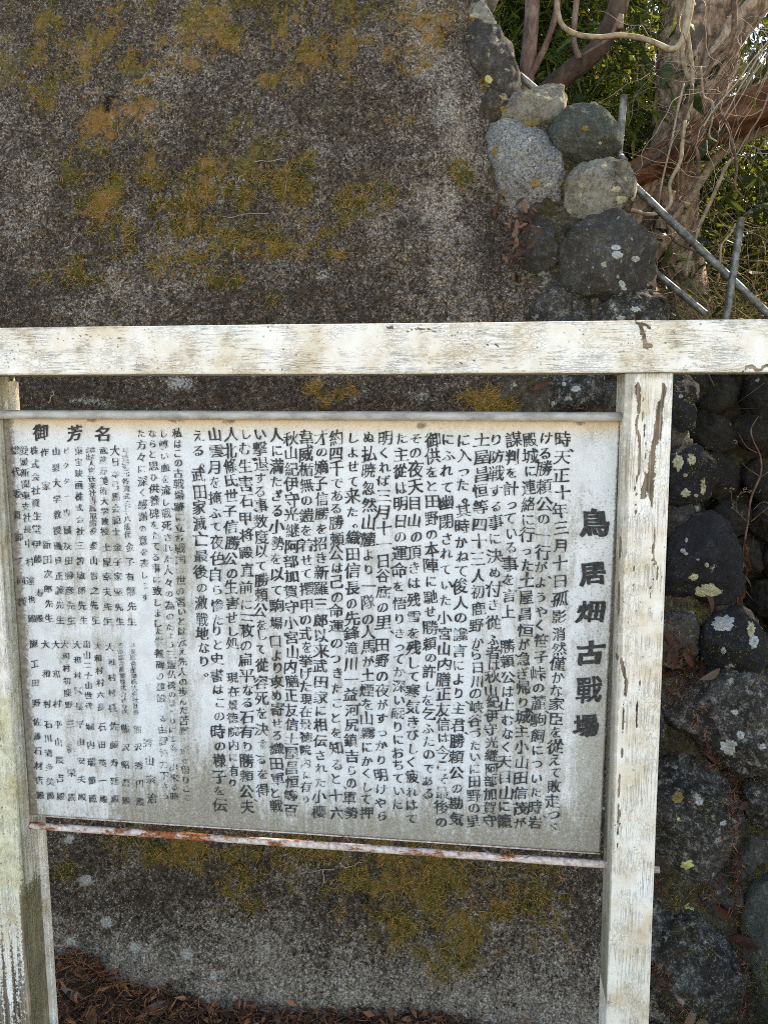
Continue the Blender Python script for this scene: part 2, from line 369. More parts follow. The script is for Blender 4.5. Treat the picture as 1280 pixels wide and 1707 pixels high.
def mat_leaf(name, stops, tr=.35, rough=.5, tcol=None):
    n = NT(name); c = n.ramp(n.attr('tint'), stops)
    n.p.inputs['Specular IOR Level'].default_value = .35
    n.L(c, n.p.inputs['Base Color']); n.p.inputs['Roughness'].default_value = rough
    t = n.N('ShaderNodeBsdfTranslucent'); tc = n.mix(1.0, c, tcol or (1, .95, .5), 'MULTIPLY'); n.L(n.mix(.5, c, tc), t.inputs[0])
    m = n.N('ShaderNodeMixShader'); m.inputs[0].default_value = tr; n.L(n.p.outputs[0], m.inputs[1]); n.L(t.outputs[0], m.inputs[2]); n.L(m.outputs[0], n.out.inputs[0])
    return n.m
def mat_rust():
    n = NT('flaking_painted_rod'); v = n.co(); s = n.co(scale=(.3, 1, 1))
    r = n.ss(n.ma('ADD', n.ma('MULTIPLY', n.noise(s, 70, 5, .7), 1.0), n.ma('MULTIPLY', n.attr('rust'), .22)), .56, .66)
    pnt = n.ramp(n.noise(v, 120, 4), [(.35, (.42, .30, .27)), (.5, (.62, .50, .45)), (.65, (.74, .68, .64))])
    rst = n.ramp(n.noise(v, 160, 4, .7), [(.35, (.07, .025, .015)), (.5, (.30, .09, .03)), (.66, (.58, .22, .07))])
    return n.done(n.mix(r, pnt, rst), n.bump(n.ma('ADD', r, n.noise(v, 300, 3)), .7, .001), .7)
def mat_bark(name, a, b, c, sc=30, stretch=(1, 1, .3), ptch=None):
    n = NT(name); v = n.co(scale=stretch); w_ = n.co()
    f = n.noise(v, sc, 6, .65, .4); col = n.ramp(f, [(.34, a), (.5, b), (.66, c)])
    if ptch: col = n.mix(n.ma('MULTIPLY', n.ss(n.noise(w_, 13, 3, .5), .55, .60), .8), col, ptch)
    return n.done(col, n.bump(n.ma('ADD', f, n.ma('MULTIPLY', n.noise(v, sc*3, 4), .4)), .9, .012), .85)

MC = mat_concrete()
M_GRAN = mat_stone('pale_granite', [(.38, (.05, .046, .042)), (.48, (.20, .195, .19)), (.56, (.40, .39, .375)), (.68, (.58, .565, .54))], .5, (.03, .03, .03), .5, .2, .0, (.5, .42, .2), .85)
M_GREEN = mat_stone('green_grey_stone', [(.36, (.028, .030, .026)), (.5, (.072, .076, .066)), (.64, (.16, .165, .14))], .2, (.27, .27, .21), .35, .25, .25, (.36, .35, .24), .5)
M_DARK = mat_stone('dark_basalt', [(.36, (.026, .023, .020)), (.5, (.066, .059, .052)), (.64, (.15, .138, .12))], .2, (.38, .37, .34), .4, .5, .25)
M_BLACK = mat_stone('black_basalt', [(.36, (.009, .009, .010)), (.52, (.022, .021, .023)), (.66, (.050, .047, .048))], .1, (.3, .3, .3), .2, .25, .0)
M_LICH = mat_stone('lichen_crusted_stone', [(.37, (.05, .045, .035)), (.47, (.15, .135, .105)), (.56, (.34, .32, .27)), (.68, (.52, .50, .44))], .4, (.10, .08, .04), .5, .8, .35, (.55, .50, .30))
M_SHADE = mat_stone('shade_darkened_cobble', [(.36, (.010, .0085, .007)), (.5, (.027, .022, .017)), (.66, (.06, .050, .037))], .1, (.16, .15, .12), .35, .2, .6)  # shade on the setback wall is put into this stone colour
M_COARSE = mat_stone('coarse_grey_stone', [(.37, (.010, .0085, .007)), (.47, (.031, .027, .023)), (.55, (.085, .077, .066)), (.67, (.24, .222, .19))], .5, (.5, .5, .5), .45, .35, .25)
M_MORT = mat_stone('mossy_mortar', [(.36, (.016, .012, .008)), (.48, (.06, .047, .033)), (.6, (.15, .125, .095)), (.7, (.30, .27, .22))], .2, (.4, .37, .3), .3, .3, .75)
M_DMORT = mat_stone('dark_mossy_mortar', [(.36, (.007, .006, .004)), (.5, (.028, .019, .009)), (.66, (.06, .042, .02))], .1, (.1, .09, .06), .2, .1, .8)  # joint colour darkened for the same wall's shade
M_PX = mat_paint('old_white_paint_beam', 0); M_PZ = mat_paint('old_white_paint_post', 2)
M_BOARD = mat_board(); M_TEXT = mat_text(); M_RUST = mat_rust()
M_RAIL = mat_simple('dull_grey_capping', [(.35, (.27, .25, .225)), (.5, (.42, .40, .37)), (.65, (.52, .50, .47))], 45, .55, .2, .0006, 0, (.4, 1, 1))
M_GALV = mat_simple('galvanised_pipe', [(.35, (.07, .07, .064)), (.5, (.155, .16, .15)), (.66, (.30, .30, .28))], 40, .5, .3, .001, .3)
M_MOSS = mat_leaf('moss_tuft', [(0, (.05, .055, .008)), (.3, (.19, .18, .02)), (.5, (.30, .25, .05)), (.75, (.50, .27, .09)), (1, (.60, .33, .15))], .25, .8)
M_DEAD = mat_leaf('dead_leaf', [(0, (.035, .014, .009)), (.35, (.085, .032, .018)), (.65, (.17, .062, .03)), (.85, (.21, .10, .055)), (1, (.15, .115, .09))], .18, .6, (1, .8, .6))
M_LITTER = mat_leaf('brown_litter', [(0, (.03, .014, .008)), (.4, (.11, .045, .022)), (.75, (.27, .115, .05)), (1, (.42, .21, .11))], .1, .75, (1, .8, .6))
M_BAM = mat_leaf('bamboo_leaf', [(0, (.025, .040, .010)), (.35, (.08, .115, .02)), (.65, (.17, .19, .03)), (.85, (.32, .30, .07)), (1, (.45, .34, .15))], .5, .45)
M_CON = mat_leaf('evergreen_leaf', [(0, (.012, .022, .010)), (.5, (.035, .055, .018)), (1, (.10, .12, .03))], .35, .5)
M_STRAW = mat_leaf('dry_straw', [(0, (.08, .05, .03)), (.4, (.20, .14, .075)), (.75, (.17, .17, .055)), (1, (.42, .33, .20))], .2, .7, (1, .9, .6))
M_TWIG = mat_simple('pale_twig', [(.35, (.13, .085, .055)), (.5, (.27, .19, .13)), (.65, (.42, .33, .24))], 60, .7, .3, .001, tint=True)
M_VINE = mat_simple('pale_vine', [(.35, (.22, .16, .095)), (.5, (.36, .28, .18)), (.65, (.46, .38, .27))], 40, .7, .5, .003)
M_VINED = mat_simple('brown_vine', [(.35, (.06, .035, .022)), (.5, (.13, .08, .055)), (.65, (.22, .15, .10))], 40, .75, .5, .003)
M_SOIL = mat_simple('dark_soil', [(.35, (.015, .011, .008)), (.5, (.04, .028, .018)), (.66, (.085, .06, .04))], 50, .95, .9, .01)
M_PAVE = mat_simple('pale_gravel', [(.35, (.20, .18, .15)), (.5, (.32, .29, .25)), (.66, (.44, .41, .37))], 30, .95, .6, .01)
M_BARK = mat_bark('mottled_pale_bark', (.11, .07, .045), (.33, .22, .15), (.58, .43, .32), 34, (1, 1, .45), (.09, .07, .055))
M_ROT = mat_bark('rotten_red_wood', (.025, .010, .006), (.12, .045, .02), (.26, .12, .06), 30, (.25, 1, .5))
M_DBARK = mat_bark('smooth_dark_bark', (.045, .030, .022), (.085, .055, .038), (.14, .095, .07), 18, (1, 1, .5))
M_RBARK = mat_bark('smooth_reddish_bark', (.10, .055, .04), (.20, .12, .09), (.33, .25, .20), 24, (1, 1, .4))
M_CBARK = mat_bark('shaggy_cedar_bark', (.03, .016, .010), (.11, .06, .04), (.24, .14, .10), 40, (1, 1, .12))

# ------------------------------------------------------------------ wall planes
WB = 0.30; W0 = np.array([0, 1.85, 0.0]); TW = np.array([0, WB, 1.0]); TW /= np.linalg.norm(TW); NW = np.array([0, -TW[2], TW[1]])
def wxs(px, py, d=0.0):
    P = hit(px, py, W0+NW*d, NW); return P[0], float(np.dot(P-(W0+NW*d), TW))
def wpt(x, s, d=0.0): return W0+np.outer(np.ones_like(np.atleast_1d(x)), [0, 0, 0])+np.atleast_1d(x)[:, None]*np.array([1, 0, 0])+np.atleast_1d(s)[:, None]*TW+np.atleast_1d(d)[:, None]*NW
SIGNY = 1.50

# ground
def ground():
    a = np.array([-60, -30, -12, -6, -3.5, -2.2, -1.6, -1.2, -.8, -.4, 0, .4, .8, 1.2, 1.8, 3, 6, 12, 30, 60.])
    b = np.array([-60, -30, -12, -6, -3, -1, 0, .6, 1., 1.3, 1.6, 1.8, 2.0, 2.3])
    X, Y = np.meshgrid(a, b, indexing='ij'); Z = (fbm(X*2, Y*2, None, 3)-.5)*.03-.03
    o = mesh_np('ground', np.stack([X, Y, Z], -1).reshape(-1, 3), gridfaces(len(a), len(b)), M_PAVE); tag(o, kind='structure')
ground()

# ------------------------------------------------------------------ concrete wall
JX = [(735, -120), (765, 60), (790, 170), (822, 330), (852, 400), (887, 530), (899, 650), (960, 1000), (1030, 1440), (1068, 1760)]
CX = [(722, -120), (745, 40), (762, 160), (770, 365), (785, 530), (800, 700), (880, 1000), (960, 1440), (1000, 1760)]
js = np.array([wxs(*p) for p in JX]); cs = np.array([wxs(*p) for p in CX])
def jx(s): return np.interp(s, js[::-1, 1], js[::-1, 0])
def cx(s): return np.interp(s, cs[::-1, 1], cs[::-1, 0])
# (px, py, rx, ry, strength, gold)
MOSS = [(690, 90, 60, 30, .6, .7), (480, 130, 120, 40, .5, .55), (330, 60, 120, 50, .6, .45), (280, 350, 130, 60, .5, .4), (130, 130, 70, 50, .5, .6), (420, 330, 130, 60, .55, .35), (400, 30, 150, 60, .9, .35), (250, 20, 90, 40, .7, .4), (150, 60, 70, 40, .7, .8), (60, 20, 60, 40, .7, .2), (30, 90, 60, 60, .8, .6), (620, 10, 120, 35, .9, .4), (740, 30, 70, 50, 1., .55), (730, 60, 60, 25, .8, .9),
 (520, 90, 110, 40, .7, .8), (260, 100, 90, 30, .8, .75), (330, 100, 60, 35, .6, .9), (80, 170, 60, 30, .5, .3), (230, 110, 50, 16, .8, .6), (185, 195, 55, 45, .85, .95), (240, 190, 50, 40, .6, .5),
 (150, 270, 60, 40, .8, .4), (180, 330, 60, 60, .9, .5), (175, 365, 35, 35, .9, .9), (130, 290, 40, 25, .9, .15), (250, 290, 60, 50, .6, .4), (370, 215, 60, 35, .85, .2), (355, 280, 60, 40, .85, .8), (330, 350, 90, 50, .7, .5),
 (440, 260, 60, 40, .8, .3), (470, 300, 70, 50, .85, .4), (430, 390, 90, 40, .8, .6), (480, 410, 70, 25, .8, .3), (525, 380, 70, 30, .7, .7), (590, 330, 45, 40, 1.0, .15), (640, 325, 50, 30, .8, .5), (520, 270, 70, 30, .7, .3),
 (660, 195, 50, 18, .6, .6), (765, 283, 28, 26, 1.1, .2), (770, 195, 14, 16, .8, .4), (110, 460, 40, 25, .7, .2), (375, 468, 30, 14, .8, .15), (300, 430, 90, 40, .5, .6), (560, 415, 70, 20, .4, .6), (700, 430, 60, 20, .3, .4), (450, 500, 30, 14, .5, .2),
 (545, 655, 45, 26, .8, .75), (825, 665, 45, 38, 1.1, .6), (445, 650, 20, 12, .4, .5),
 (330, 1420, 120, 40, .8, .55), (230, 1400, 60, 30, .55, .5), (400, 1470, 60, 50, .75, .4), (560, 1450, 120, 50, .75, .45), (700, 1500, 130, 80, .85, .5), (760, 1580, 90, 70, .65, .45), (640, 1430, 200, 35, .8, .4), (880, 1480, 90, 50, .6, .5), (900, 1560, 60, 50, .4, .4), (120, 1440, 40, 60, .4, .35),
 (100, 130, 90, 60, .45, .5), (560, 190, 60, 30, .3, .5), (430, 170, 50, 20, .45, .5), (700, 100, 60, 30, .4, .5), (60, 470, 60, 30, .2, .3)]
LICHEN = [(800, 130, 60, 60, .35), (710, 120, 70, 40, .45), (740, 180, 50, 60, .5), (750, 320, 45, 60, .3), (600, 470, 80, 40, .4), (700, 460, 70, 30, .35), (540, 460, 40, 22, .5), (470, 440, 40, 25, .4), (250, 460, 40, 30, .35), (480, 540, 80, 30, .35),
 (300, 640, 40, 20, .6), (150, 670, 60, 14, .5), (600, 650, 60, 30, .4), (700, 660, 40, 20, .5), (450, 1690, 200, 40, .3), (600, 1640, 250, 50, .3), (350, 1600, 150, 60, .2), (820, 1650, 150, 50, .3),
 (175, 1540, 13, 13, .9), (222, 1583, 12, 12, .9), (312, 1590, 13, 12, .9), (115, 1573, 10, 8, .8), (140, 1470, 14, 12, .8), (115, 1400, 12, 12, .7), (357, 1625, 9, 8, .9), (445, 1580, 7, 7, .8), (165, 1400, 12, 10, .5), (330, 560, 30, 15, .4), (80, 560, 30, 20, .4), (560, 250, 30, 20, .3), (110, 300, 26, 16, .3), (265, 205, 20, 18, .4)]
def feat(X, S, lst, k):
    out = np.zeros_like(X); g = np.zeros_like(X); wsum = np.full_like(X, 1e-3)
    for f in lst:
        x0, s0 = wxs(f[0], f[1]); x1, _ = wxs(f[0]+f[2], f[1]); _, s1 = wxs(f[0], f[1]+f[3])
        rx, rs = abs(x1-x0), abs(s1-s0)
        d = ((X-x0)/rx)**2+((S-s0)/rs)**2
        v = f[4]*np.exp(-d*k); out = np.maximum(out, v)
        if len(f) > 5: g += v*f[5]; wsum += v
    return out, g/wsum
def concrete_d(X, S):
    """height of the concrete face over the wall plane"""
    d = (fbm(X*3, S*3, None, 5, 4)-.5)*.05+(fbm(X*13, S*13, None, 19, 3, .6)-.5)*.022+(fbm(X*38, S*38, None, 9, 4, .7)-.5)*.030
    e = X-cx(S)
    e = e+(fbm(X*9, S*9, None, 25, 3)-.5)*.03; e = e+(fbm(X*3, S*3, None, 27, 3)-.5)*.06; d = d-np.minimum(np.where(e > 0, np.sqrt(e*e+.002)-.0447, 0)*1.1, .042+.02*fbm(X*6, S*6, None, 21, 3)+.03*np.clip(e, 0, 1))
    x0, s0 = wxs(180, 171); r = np.hypot(X-x0, (S-s0))
    d = d-.14*sstep(.019, .012, r)+.008*np.exp(-((r-.026)/.008)**2)
    return d
def concrete():
    xs = np.concatenate([np.linspace(-2.6, -1.56, 20), np.arange(-1.55, .60, .0048)])
    ss_ = np.concatenate([np.arange(-.12, 2.45, .0048), np.linspace(2.46, 3.35, 40)])
    X, S = np.meshgrid(xs, ss_, indexing='ij')
    X = np.minimum(X, jx(S)+.10)
    moss, gold = feat(X, S, MOSS, .9); lich, _ = feat(X, S, LICHEN, .9)
    patch = fbm(X*16, S*16, None, 31, 4)
    hi = fbm(X*55, S*55, None, 33, 5, .65)
    m = np.clip((moss*1.1+(patch-.5)*1.9+(hi-.5)*1.9-.16)*sstep(.05, .35, moss)+(fbm(X*7, S*7, None, 44, 4)-.58)*2.2*(S > 1.3)*sstep(.5, .62, hi), 0, 1.15)
    D = concrete_d(X, S)+m*.006*fbm(X*70, S*70, None, 3, 3)
    # paler low on the face and down the right-hand arris; shaded side painted darker
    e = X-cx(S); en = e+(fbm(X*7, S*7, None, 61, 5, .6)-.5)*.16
    light = -.12+1.5*sstep(.42, -.05, S)**1.3+(.80*np.exp(-((en+.03)/.085)**2)*(1-.6*sstep(-.01, .05, en))+.30*np.exp(-((en+.02)/.20)**2))*sstep(1.4, 1.9, S)*sstep(1.45, 2.2, S)*fbm(X*9, S*9, None, 55, 4)+.12*sstep(1.75, 2.7, S)+.0*e  # upper slope also painted paler, where more skylight falls
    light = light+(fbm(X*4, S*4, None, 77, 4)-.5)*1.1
    light -= .65*np.exp(-((S-1.40)/.32)**2)  # shade behind the notice board painted onto the concrete
    V = wpt(X.ravel(), S.ravel(), D.ravel())
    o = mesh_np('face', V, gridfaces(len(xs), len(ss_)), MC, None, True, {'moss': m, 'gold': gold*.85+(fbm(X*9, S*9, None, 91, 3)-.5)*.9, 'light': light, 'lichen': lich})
    root = empty('concrete_wall', (-.7, 1.85, 0)); tag(root, 'dark battered concrete retaining wall, mossy and pitted, filling the view behind the notice board', 'retaining wall')
    o.parent = root; o.location = -np.array(root.location)
    # body behind the face (top and end)
    t = ss_[-1]
    xa, xb = -2.6, float(jx(2.3)); P = lambda x, s, d: wpt(np.array([x]), np.array([s]), np.array([d]))[0]
    V = [P(xa, -.12, -.02), P(.30, -.12, -.25), P(-.20, t, -.25), P(xa, t, -.02), P(xa, -.12, -.55), P(.30, -.12, -.55), P(-.20, t, -.55), P(xa, t, -.55)]
    mesh_np('core', np.array(V), np.array([[0, 3, 7, 4], [3, 2, 6, 7], [1, 5, 6, 2], [4, 7, 6, 5]]), M_MORT, root, False)
    return xs, ss_, m, gold
xs_, ssv, MO, GO = concrete()

def moss_tufts():
    nu, nv = MO.shape
    w_ = np.clip(MO-.18, 0, 1)**.8*(0.12+sstep(.42, .66, fbm(*np.meshgrid(xs_*40, ssv*40, indexing='ij'), None, 8, 3)))
    w_[:20] = 0; p = w_.ravel()/w_.sum()
    n = 130000
    idx = rng.choice(p.size, n, p=p); X = xs_[idx//nv]+rng.normal(size=n)*.003; S = ssv[idx % nv]+rng.normal(size=n)*.003
    X = np.minimum(X, jx(S)+.05)
    P = wpt(X, S, concrete_d(X, S)-.001); g = GO.ravel()[idx]
    D = NW*rng.uniform(.5, 1.1, n)[:, None]+rdir(n)*.7
    L = rng.uniform(.004, .012, n); t = np.clip(g*.72+rng.normal(size=n)*.17+.02+(fbm(X*14, S*14, None, 14, 3)-.5)*1.1, 0, 1)
    V, F = blades(P, D, rdir(n), L, rng.uniform(.0012, .0022, n), .3)
    b = MB(); b.add(V, F, np.repeat(t, 5)); 
    # dry grass-like needles lying on the moss
    n = 11000; idx = rng.choice(p.size, n, p=p); X = xs_[idx//nv]; S = ssv[idx % nv]; X = np.minimum(X, jx(S)+.05)
    P = wpt(X, S, concrete_d(X, S)+.004); D = rdir(n); D = D-np.outer(D@NW, NW)*.85
    V, F = blades(P, D, np.cross(D, NW), rng.uniform(.010, .030, n), rng.uniform(.0008, .0015, n), .25)
    b.add(V, F, np.repeat(np.clip(rng.normal(.78, .16, n), 0, 1), 5))
    o = b.build('moss', M_MOSS, None, False); tag(o, 'green and rusty gold moss cushions spread over the concrete wall', 'moss', kind='stuff')
    b = MB()
    for (x, y, a, l, t) in [(450, 272, 5, 45, .9), (405, 300, 50, 25, .9), (410, 360, 4, 75, .6), (395, 430, 80, 24, .9), (310, 330, 75, 20, .6), (215, 395, 40, 32, .6), (300, 130, 50, 30, .5), (120, 405, 55, 26, .6),
                            (480, 310, 80, 45, .5), (455, 180, 60, 20, .6), (85, 290, 45, 14, .8), (700, 600, 30, 20, .8), (90, 665, 65, 20, .7), (535, 330, 85, 40, .5), (245, 395, 25, 12, .6), (350, 240, 70, 14, .5), (640, 270, 80, 30, .3), (280, 485, 10, 24, .9),
                            (540, 1460, 88, 24, 1.), (530, 1450, 10, 60, .6), (470, 1500, 40, 20, .5), (590, 1440, 15, 30, .6), (640, 1490, 60, 20, .5)]:
        k = 6; ts = np.linspace(-.5, .5, k); a = rad(a); pp = []
        for q in ts:
            px = x+l*q*math.cos(a)+random.gauss(0, 1.2); py = y-l*q*math.sin(a)+random.gauss(0, 1.2); X, S = wxs(px, py); 
            pp.append(wpt(np.array([X]), np.array([S]), concrete_d(np.array([X]), np.array([S]))+.007)[0])
        V, F = tube_geo(catmull(pp, 3), .0011, 5); b.add(V, F, t)
    tag(b.build('dry_twigs', M_TWIG, None), 'thin dry twigs and stalks caught on the mossy concrete', 'twigs', kind='stuff')
moss_tufts()

# ------------------------------------------------------------------ stones
def stone_mesh(name, poly, plane, bulge, mat, parent, seed, back=.06, lift=0.0, nseg=56, nr=20, flat=.5, scl=1.1):
    """rounded stone whose outline on the plane is `poly` (photo pixels carried onto the plane)"""
    p0, n, ux, uy = plane
    Q = [];
    for p in poly:
        P = hit(p[0], p[1], p0+n*lift, n)-p0; Q.append((P@ux, P@uy))
    Q = np.array(Q); c = (Q.max(0)+Q.min(0))/2; Q = (Q-c)*scl
    ang = np.arctan2(Q[:, 1], Q[:, 0]); o = np.argsort(ang); ang = ang[o]; r = np.hypot(Q[:, 0], Q[:, 1])[o]
    th = np.linspace(-np.pi, np.pi, nseg, endpoint=False)
    rr = np.interp(th, np.concatenate([ang-2*np.pi, ang, ang+2*np.pi]), np.tile(r, 3))
    rr = rr
    size = rr.mean()
    al = np.linspace(0.04, 1, nr)*np.pi*.5
    V = [c[0]*ux+c[1]*uy+n*(bulge)]
    def ring(k, hgt): return (c[0]+rr*k*np.cos(th))[:, None]*ux+(c[1]+rr*k*np.sin(th))[:, None]*uy+n*hgt
    rows = []
    for a in al: rows.append(ring(math.sin(a)**.85, bulge*math.cos(a)**flat))
    for q in (.5, 1.): rows.append(ring(1-.12*q*q, -back*q))
    G = np.array(rows)  # (nr+2, nseg,3)
    C = (c[0]*ux+c[1]*uy)
    allv = np.vstack([[C+n*bulge], G.reshape(-1, 3), [C-n*back]])
    f = 1/size
    w3 = allv*1.0+seed*3.7
    nz = (fbm(w3[:, 0]*f*.9, w3[:, 1]*f*.9, w3[:, 2]*f*.9, seed, 3)-.5)
    nz2 = (fbm(w3[:, 0]*45, w3[:, 1]*45, w3[:, 2]*45, seed+5, 3)-.5)
    dirn = allv-(C-n*back*.3); dirn /= np.linalg.norm(dirn, axis=1)[:, None]
    # a few planar facets so that it does not read as a pillow
    rs = np.random.default_rng(seed)
    for _ in range(8):
        fn = rs.normal(size=3); fn = fn-n*min(0, fn@n)*2; fn = fn+n*.9; fn /= np.linalg.norm(fn)
        ext = ((allv-C)@fn); lim = np.percentile(ext, rs.uniform(80, 93)); over = np.clip(ext-lim, 0, None); allv = allv-np.outer(over*.88, fn)
    nz3 = np.abs(fbm(w3[:, 0]*f*3, w3[:, 1]*f*3, w3[:, 2]*f*3, seed+9, 3)-.5)
    allv = allv+dirn*(nz*size*.30-nz3*size*.22+nz2*.022+(fbm(w3[:, 0]*f*7, w3[:, 1]*f*7, w3[:, 2]*f*7, seed+13, 3)-.5)*size*.09)[:, None]+p0
    m = len(rows); i, j = np.meshgrid(np.arange(m-1), np.arange(nseg), indexing='ij'); j2 = (j+1) % nseg
    F = np.stack([1+i*nseg+j, 1+(i+1)*nseg+j, 1+(i+1)*nseg+j2, 1+i*nseg+j2], -1).reshape(-1, 4)
    k = np.arange(nseg); k2 = (k+1) % nseg; last = 1+m*nseg
    T = np.vstack([np.stack([np.zeros(nseg, int), 1+k, 1+k2], -1), np.stack([np.full(nseg, last), last-nseg+k2, last-nseg+k], -1)])
    ob = mesh_np(name, allv, [F, T], mat, parent, True, None, C+p0)
    BV.append((allv, [F, T]))
    return ob
BV = []
UX = np.array([1., 0, 0])
# near masonry sits about 10 cm behind the concrete plane
PN = (W0-NW*.10, NW, UX, TW)
ST = [
 ([(735, -90), (790, -90), (802, 2), (778, 15), (752, 0)], .10, M_LICH), ([(770, 22), (800, 12), (814, 34), (817, 64), (790, 68), (768, 50)], .07, M_LICH),
 ([(766, 78), (790, 62), (812, 62), (838, 85), (855, 120), (863, 174), (830, 172), (800, 150), (775, 110)], .11, M_DARK),
 ([(836, 176), (880, 168), (932, 165), (932, 205), (900, 216), (860, 224), (836, 215)], .09, M_LICH), ([(796, 170), (838, 172), (838, 215), (826, 228), (806, 204)], .07, M_MORT),
 ([(820, 232), (845, 222), (880, 218), (907, 240), (927, 270), (935, 310), (925, 345), (895, 366), (860, 357), (838, 330), (825, 280)], .11, M_GRAN),
 ([(912, 238), (930, 208), (965, 197), (1000, 210), (1029, 240), (1032, 264), (1010, 281), (975, 284), (945, 281), (918, 264)], .12, M_GREEN),
 ([(943, 302), (990, 288), (1030, 290), (1052, 303), (1057, 325), (1042, 346), (1030, 366), (985, 375), (950, 370), (940, 335)], .11, M_LICH),
 ([(856, 385), (890, 374), (915, 385), (926, 415), (918, 450), (890, 466), (870, 456), (860, 420)], .08, M_DARK),
 ([(936, 435), (955, 402), (1010, 378), (1048, 400), (1086, 452), (1090, 480), (1062, 500), (1000, 503), (955, 491), (934, 462)], .15, M_DARK),
 ([(884, 497), (910, 484), (945, 489), (966, 510), (976, 545), (890, 548), (881, 520)], .08, M_COARSE),
 ([(992, 527), (1030, 507), (1080, 501), (1112, 530), (1112, 560), (1000, 562)], .10, M_COARSE),
 ([(905, 652), (930, 632), (985, 627), (1007, 645), (1002, 672), (960, 687), (918, 682)], .09, M_COARSE), ([(1010, 640), (1040, 640), (1045, 700), (1008, 694)], .07, M_DARK),
 ([(896, 565), (960, 552), (1000, 570), (992, 618), (912, 620)], .09, M_DARK), ([(1010, 572), (1090, 567), (1122, 600), (1086, 636), (1020, 632)], .10, M_DARK),
 ([(1105, 640), (1143, 636), (1151, 680), (1146, 716), (1105, 722)], .08, M_BLACK),
 ([(1100, 765), (1150, 746), (1174, 770), (1178, 832), (1150, 838), (1100, 832)], .09, M_BLACK),
 ([(1112, 932), (1140, 882), (1175, 864), (1206, 890), (1223, 940), (1228, 986), (1195, 1002), (1150, 987), (1112, 984)], .12, M_BLACK),
 ([(1166, 1052), (1198, 1020), (1238, 1016), (1260, 1048), (1264, 1094), (1240, 1122), (1195, 1114), (1168, 1085)], .11, M_BLACK),
 ([(1098, 1180), (1150, 1128), (1215, 1122), (1300, 1140), (1320, 1240), (1262, 1290), (1205, 1268), (1150, 1222)], .13, M_COARSE),
 ([(1085, 1255), (1128, 1240), (1180, 1268), (1207, 1310), (1218, 1380), (1207, 1440), (1150, 1452), (1085, 1436)], .13, M_COARSE),
 ([(1240, 1304), (1290, 1292), (1310, 1370), (1262, 1382), (1236, 1342)], .09, M_COARSE),
 ([(1112, 1530), (1150, 1514), (1190, 1530), (1222, 1570), (1232, 1620), (1207, 1672), (1178, 1702), (1130, 1692), (1088, 1640), (1086, 1560)], .14, M_COARSE),
 ([(1238, 1500), (1256, 1462), (1310, 1446), (1340, 1600), (1320, 1700), (1262, 1692), (1240, 1620), (1235, 1550)], .13, M_GREEN),
 ([(1085, 1010), (1128, 1006), (1152, 1060), (1122, 1112), (1085, 1094)], .09, M_DARK), ([(1075, 1690), (1122, 1684), (1155, 1740), (1120, 1790), (1075, 1760)], .10, M_COARSE),
 ([(1170, 1730), (1230, 1712), (1290, 1735), (1285, 1800), (1200, 1805)], .10, M_COARSE),
 ([(1160, 1462), (1200, 1452), (1228, 1470), (1222, 1510), (1185, 1512)], .07, M_DARK), ([(1088, 1462), (1135, 1465), (1140, 1500), (1110, 1515), (1088, 1505)], .07, M_MORT), ([(1222, 1395), (1262, 1392), (1275, 1435), (1240, 1450)], .06, M_DARK), ([(1088, 1122), (1130, 1122), (1138, 1145), (1095, 1175)], .06, M_DARK),
 ([(1235, 1125), (1290, 1120), (1290, 1140), (1245, 1142)], .05, M_BLACK), ([(1122, 850), (1150, 846), (1150, 868), (1122, 880)], .05, M_DARK), ([(1212, 1430), (1236, 1455), (1226, 1475), (1210, 1460)], .05, M_DARK), ([(1150, 1000), (1180, 1010), (1165, 1045), (1145, 1040)], .05, M_MORT),
 ([(925, 375), (945, 378), (948, 400), (928, 430), (920, 410)], .06, M_MORT), ([(880, 468), (920, 462), (925, 482), (885, 490)], .05, M_LICH), ([(932, 270), (948, 286), (940, 330), (932, 320)], .05, M_MORT), ([(975, 500), (1000, 506), (990, 530), (975, 520)], .05, M_MORT), ([(935, 490), (970, 495), (972, 508), (945, 488)], .05, M_MORT),
 ([(1300, 1300), (1360, 1290), (1380, 1390), (1320, 1400)], .1, M_DARK), ([(1330, 1150), (1400, 1160), (1410, 1260), (1335, 1265)], .1, M_DARK),
 ([(925, 745), (985, 735), (1010, 790), (960, 830), (925, 800)], .09, M_DARK), ([(1020, 740), (1085, 735), (1095, 820), (1035, 830)], .09, M_DARK),
 ([(960, 860), (1030, 850), (1060, 920), (1010, 960), (965, 930)], .1, M_COARSE), ([(990, 1010), (1050, 990), (1080, 1070), (1030, 1120), (990, 1080)], .1, M_DARK),
 ([(1010, 1160), (1075, 1140), (1090, 1230), (1040, 1270), (1010, 1230)], .1, M_COARSE), ([(1030, 1300), (1075, 1290), (1080, 1400), (1040, 1410)], .09, M_DARK), ([(1045, 1480), (1080, 1470), (1085, 1590), (1055, 1600)], .09, M_COARSE)]
sw = empty('stone_wall', (.6, 1.95, 0)); tag(sw, 'near corner of the boulder wall, big rounded stones beside the concrete and right of the white post', 'stone wall')
for i, (poly, b_, m_) in enumerate(ST):
    stone_mesh('stone', poly, PN, b_*1.05, m_, sw, i+3, back=.10, scl=1.02 if i in (6, 7) else 1.12)
CONT = [(700, -160), (800, -110), (806, 30), (822, 75), (856, 125), (864, 172), (935, 164), (938, 205), (1002, 203), (1033, 245), (1045, 290), (1060, 310), (1058, 335), (1040, 372), (1060, 400), (1092, 455), (1098, 490), (1118, 525),
        (1135, 560), (1148, 640), (1152, 720), (1168, 760), (1175, 850), (1210, 895), (1225, 1000), (1255, 1040), (1262, 1100), (1290, 1130), (1460, 1150), (1500, 1850), (1000, 1850)]
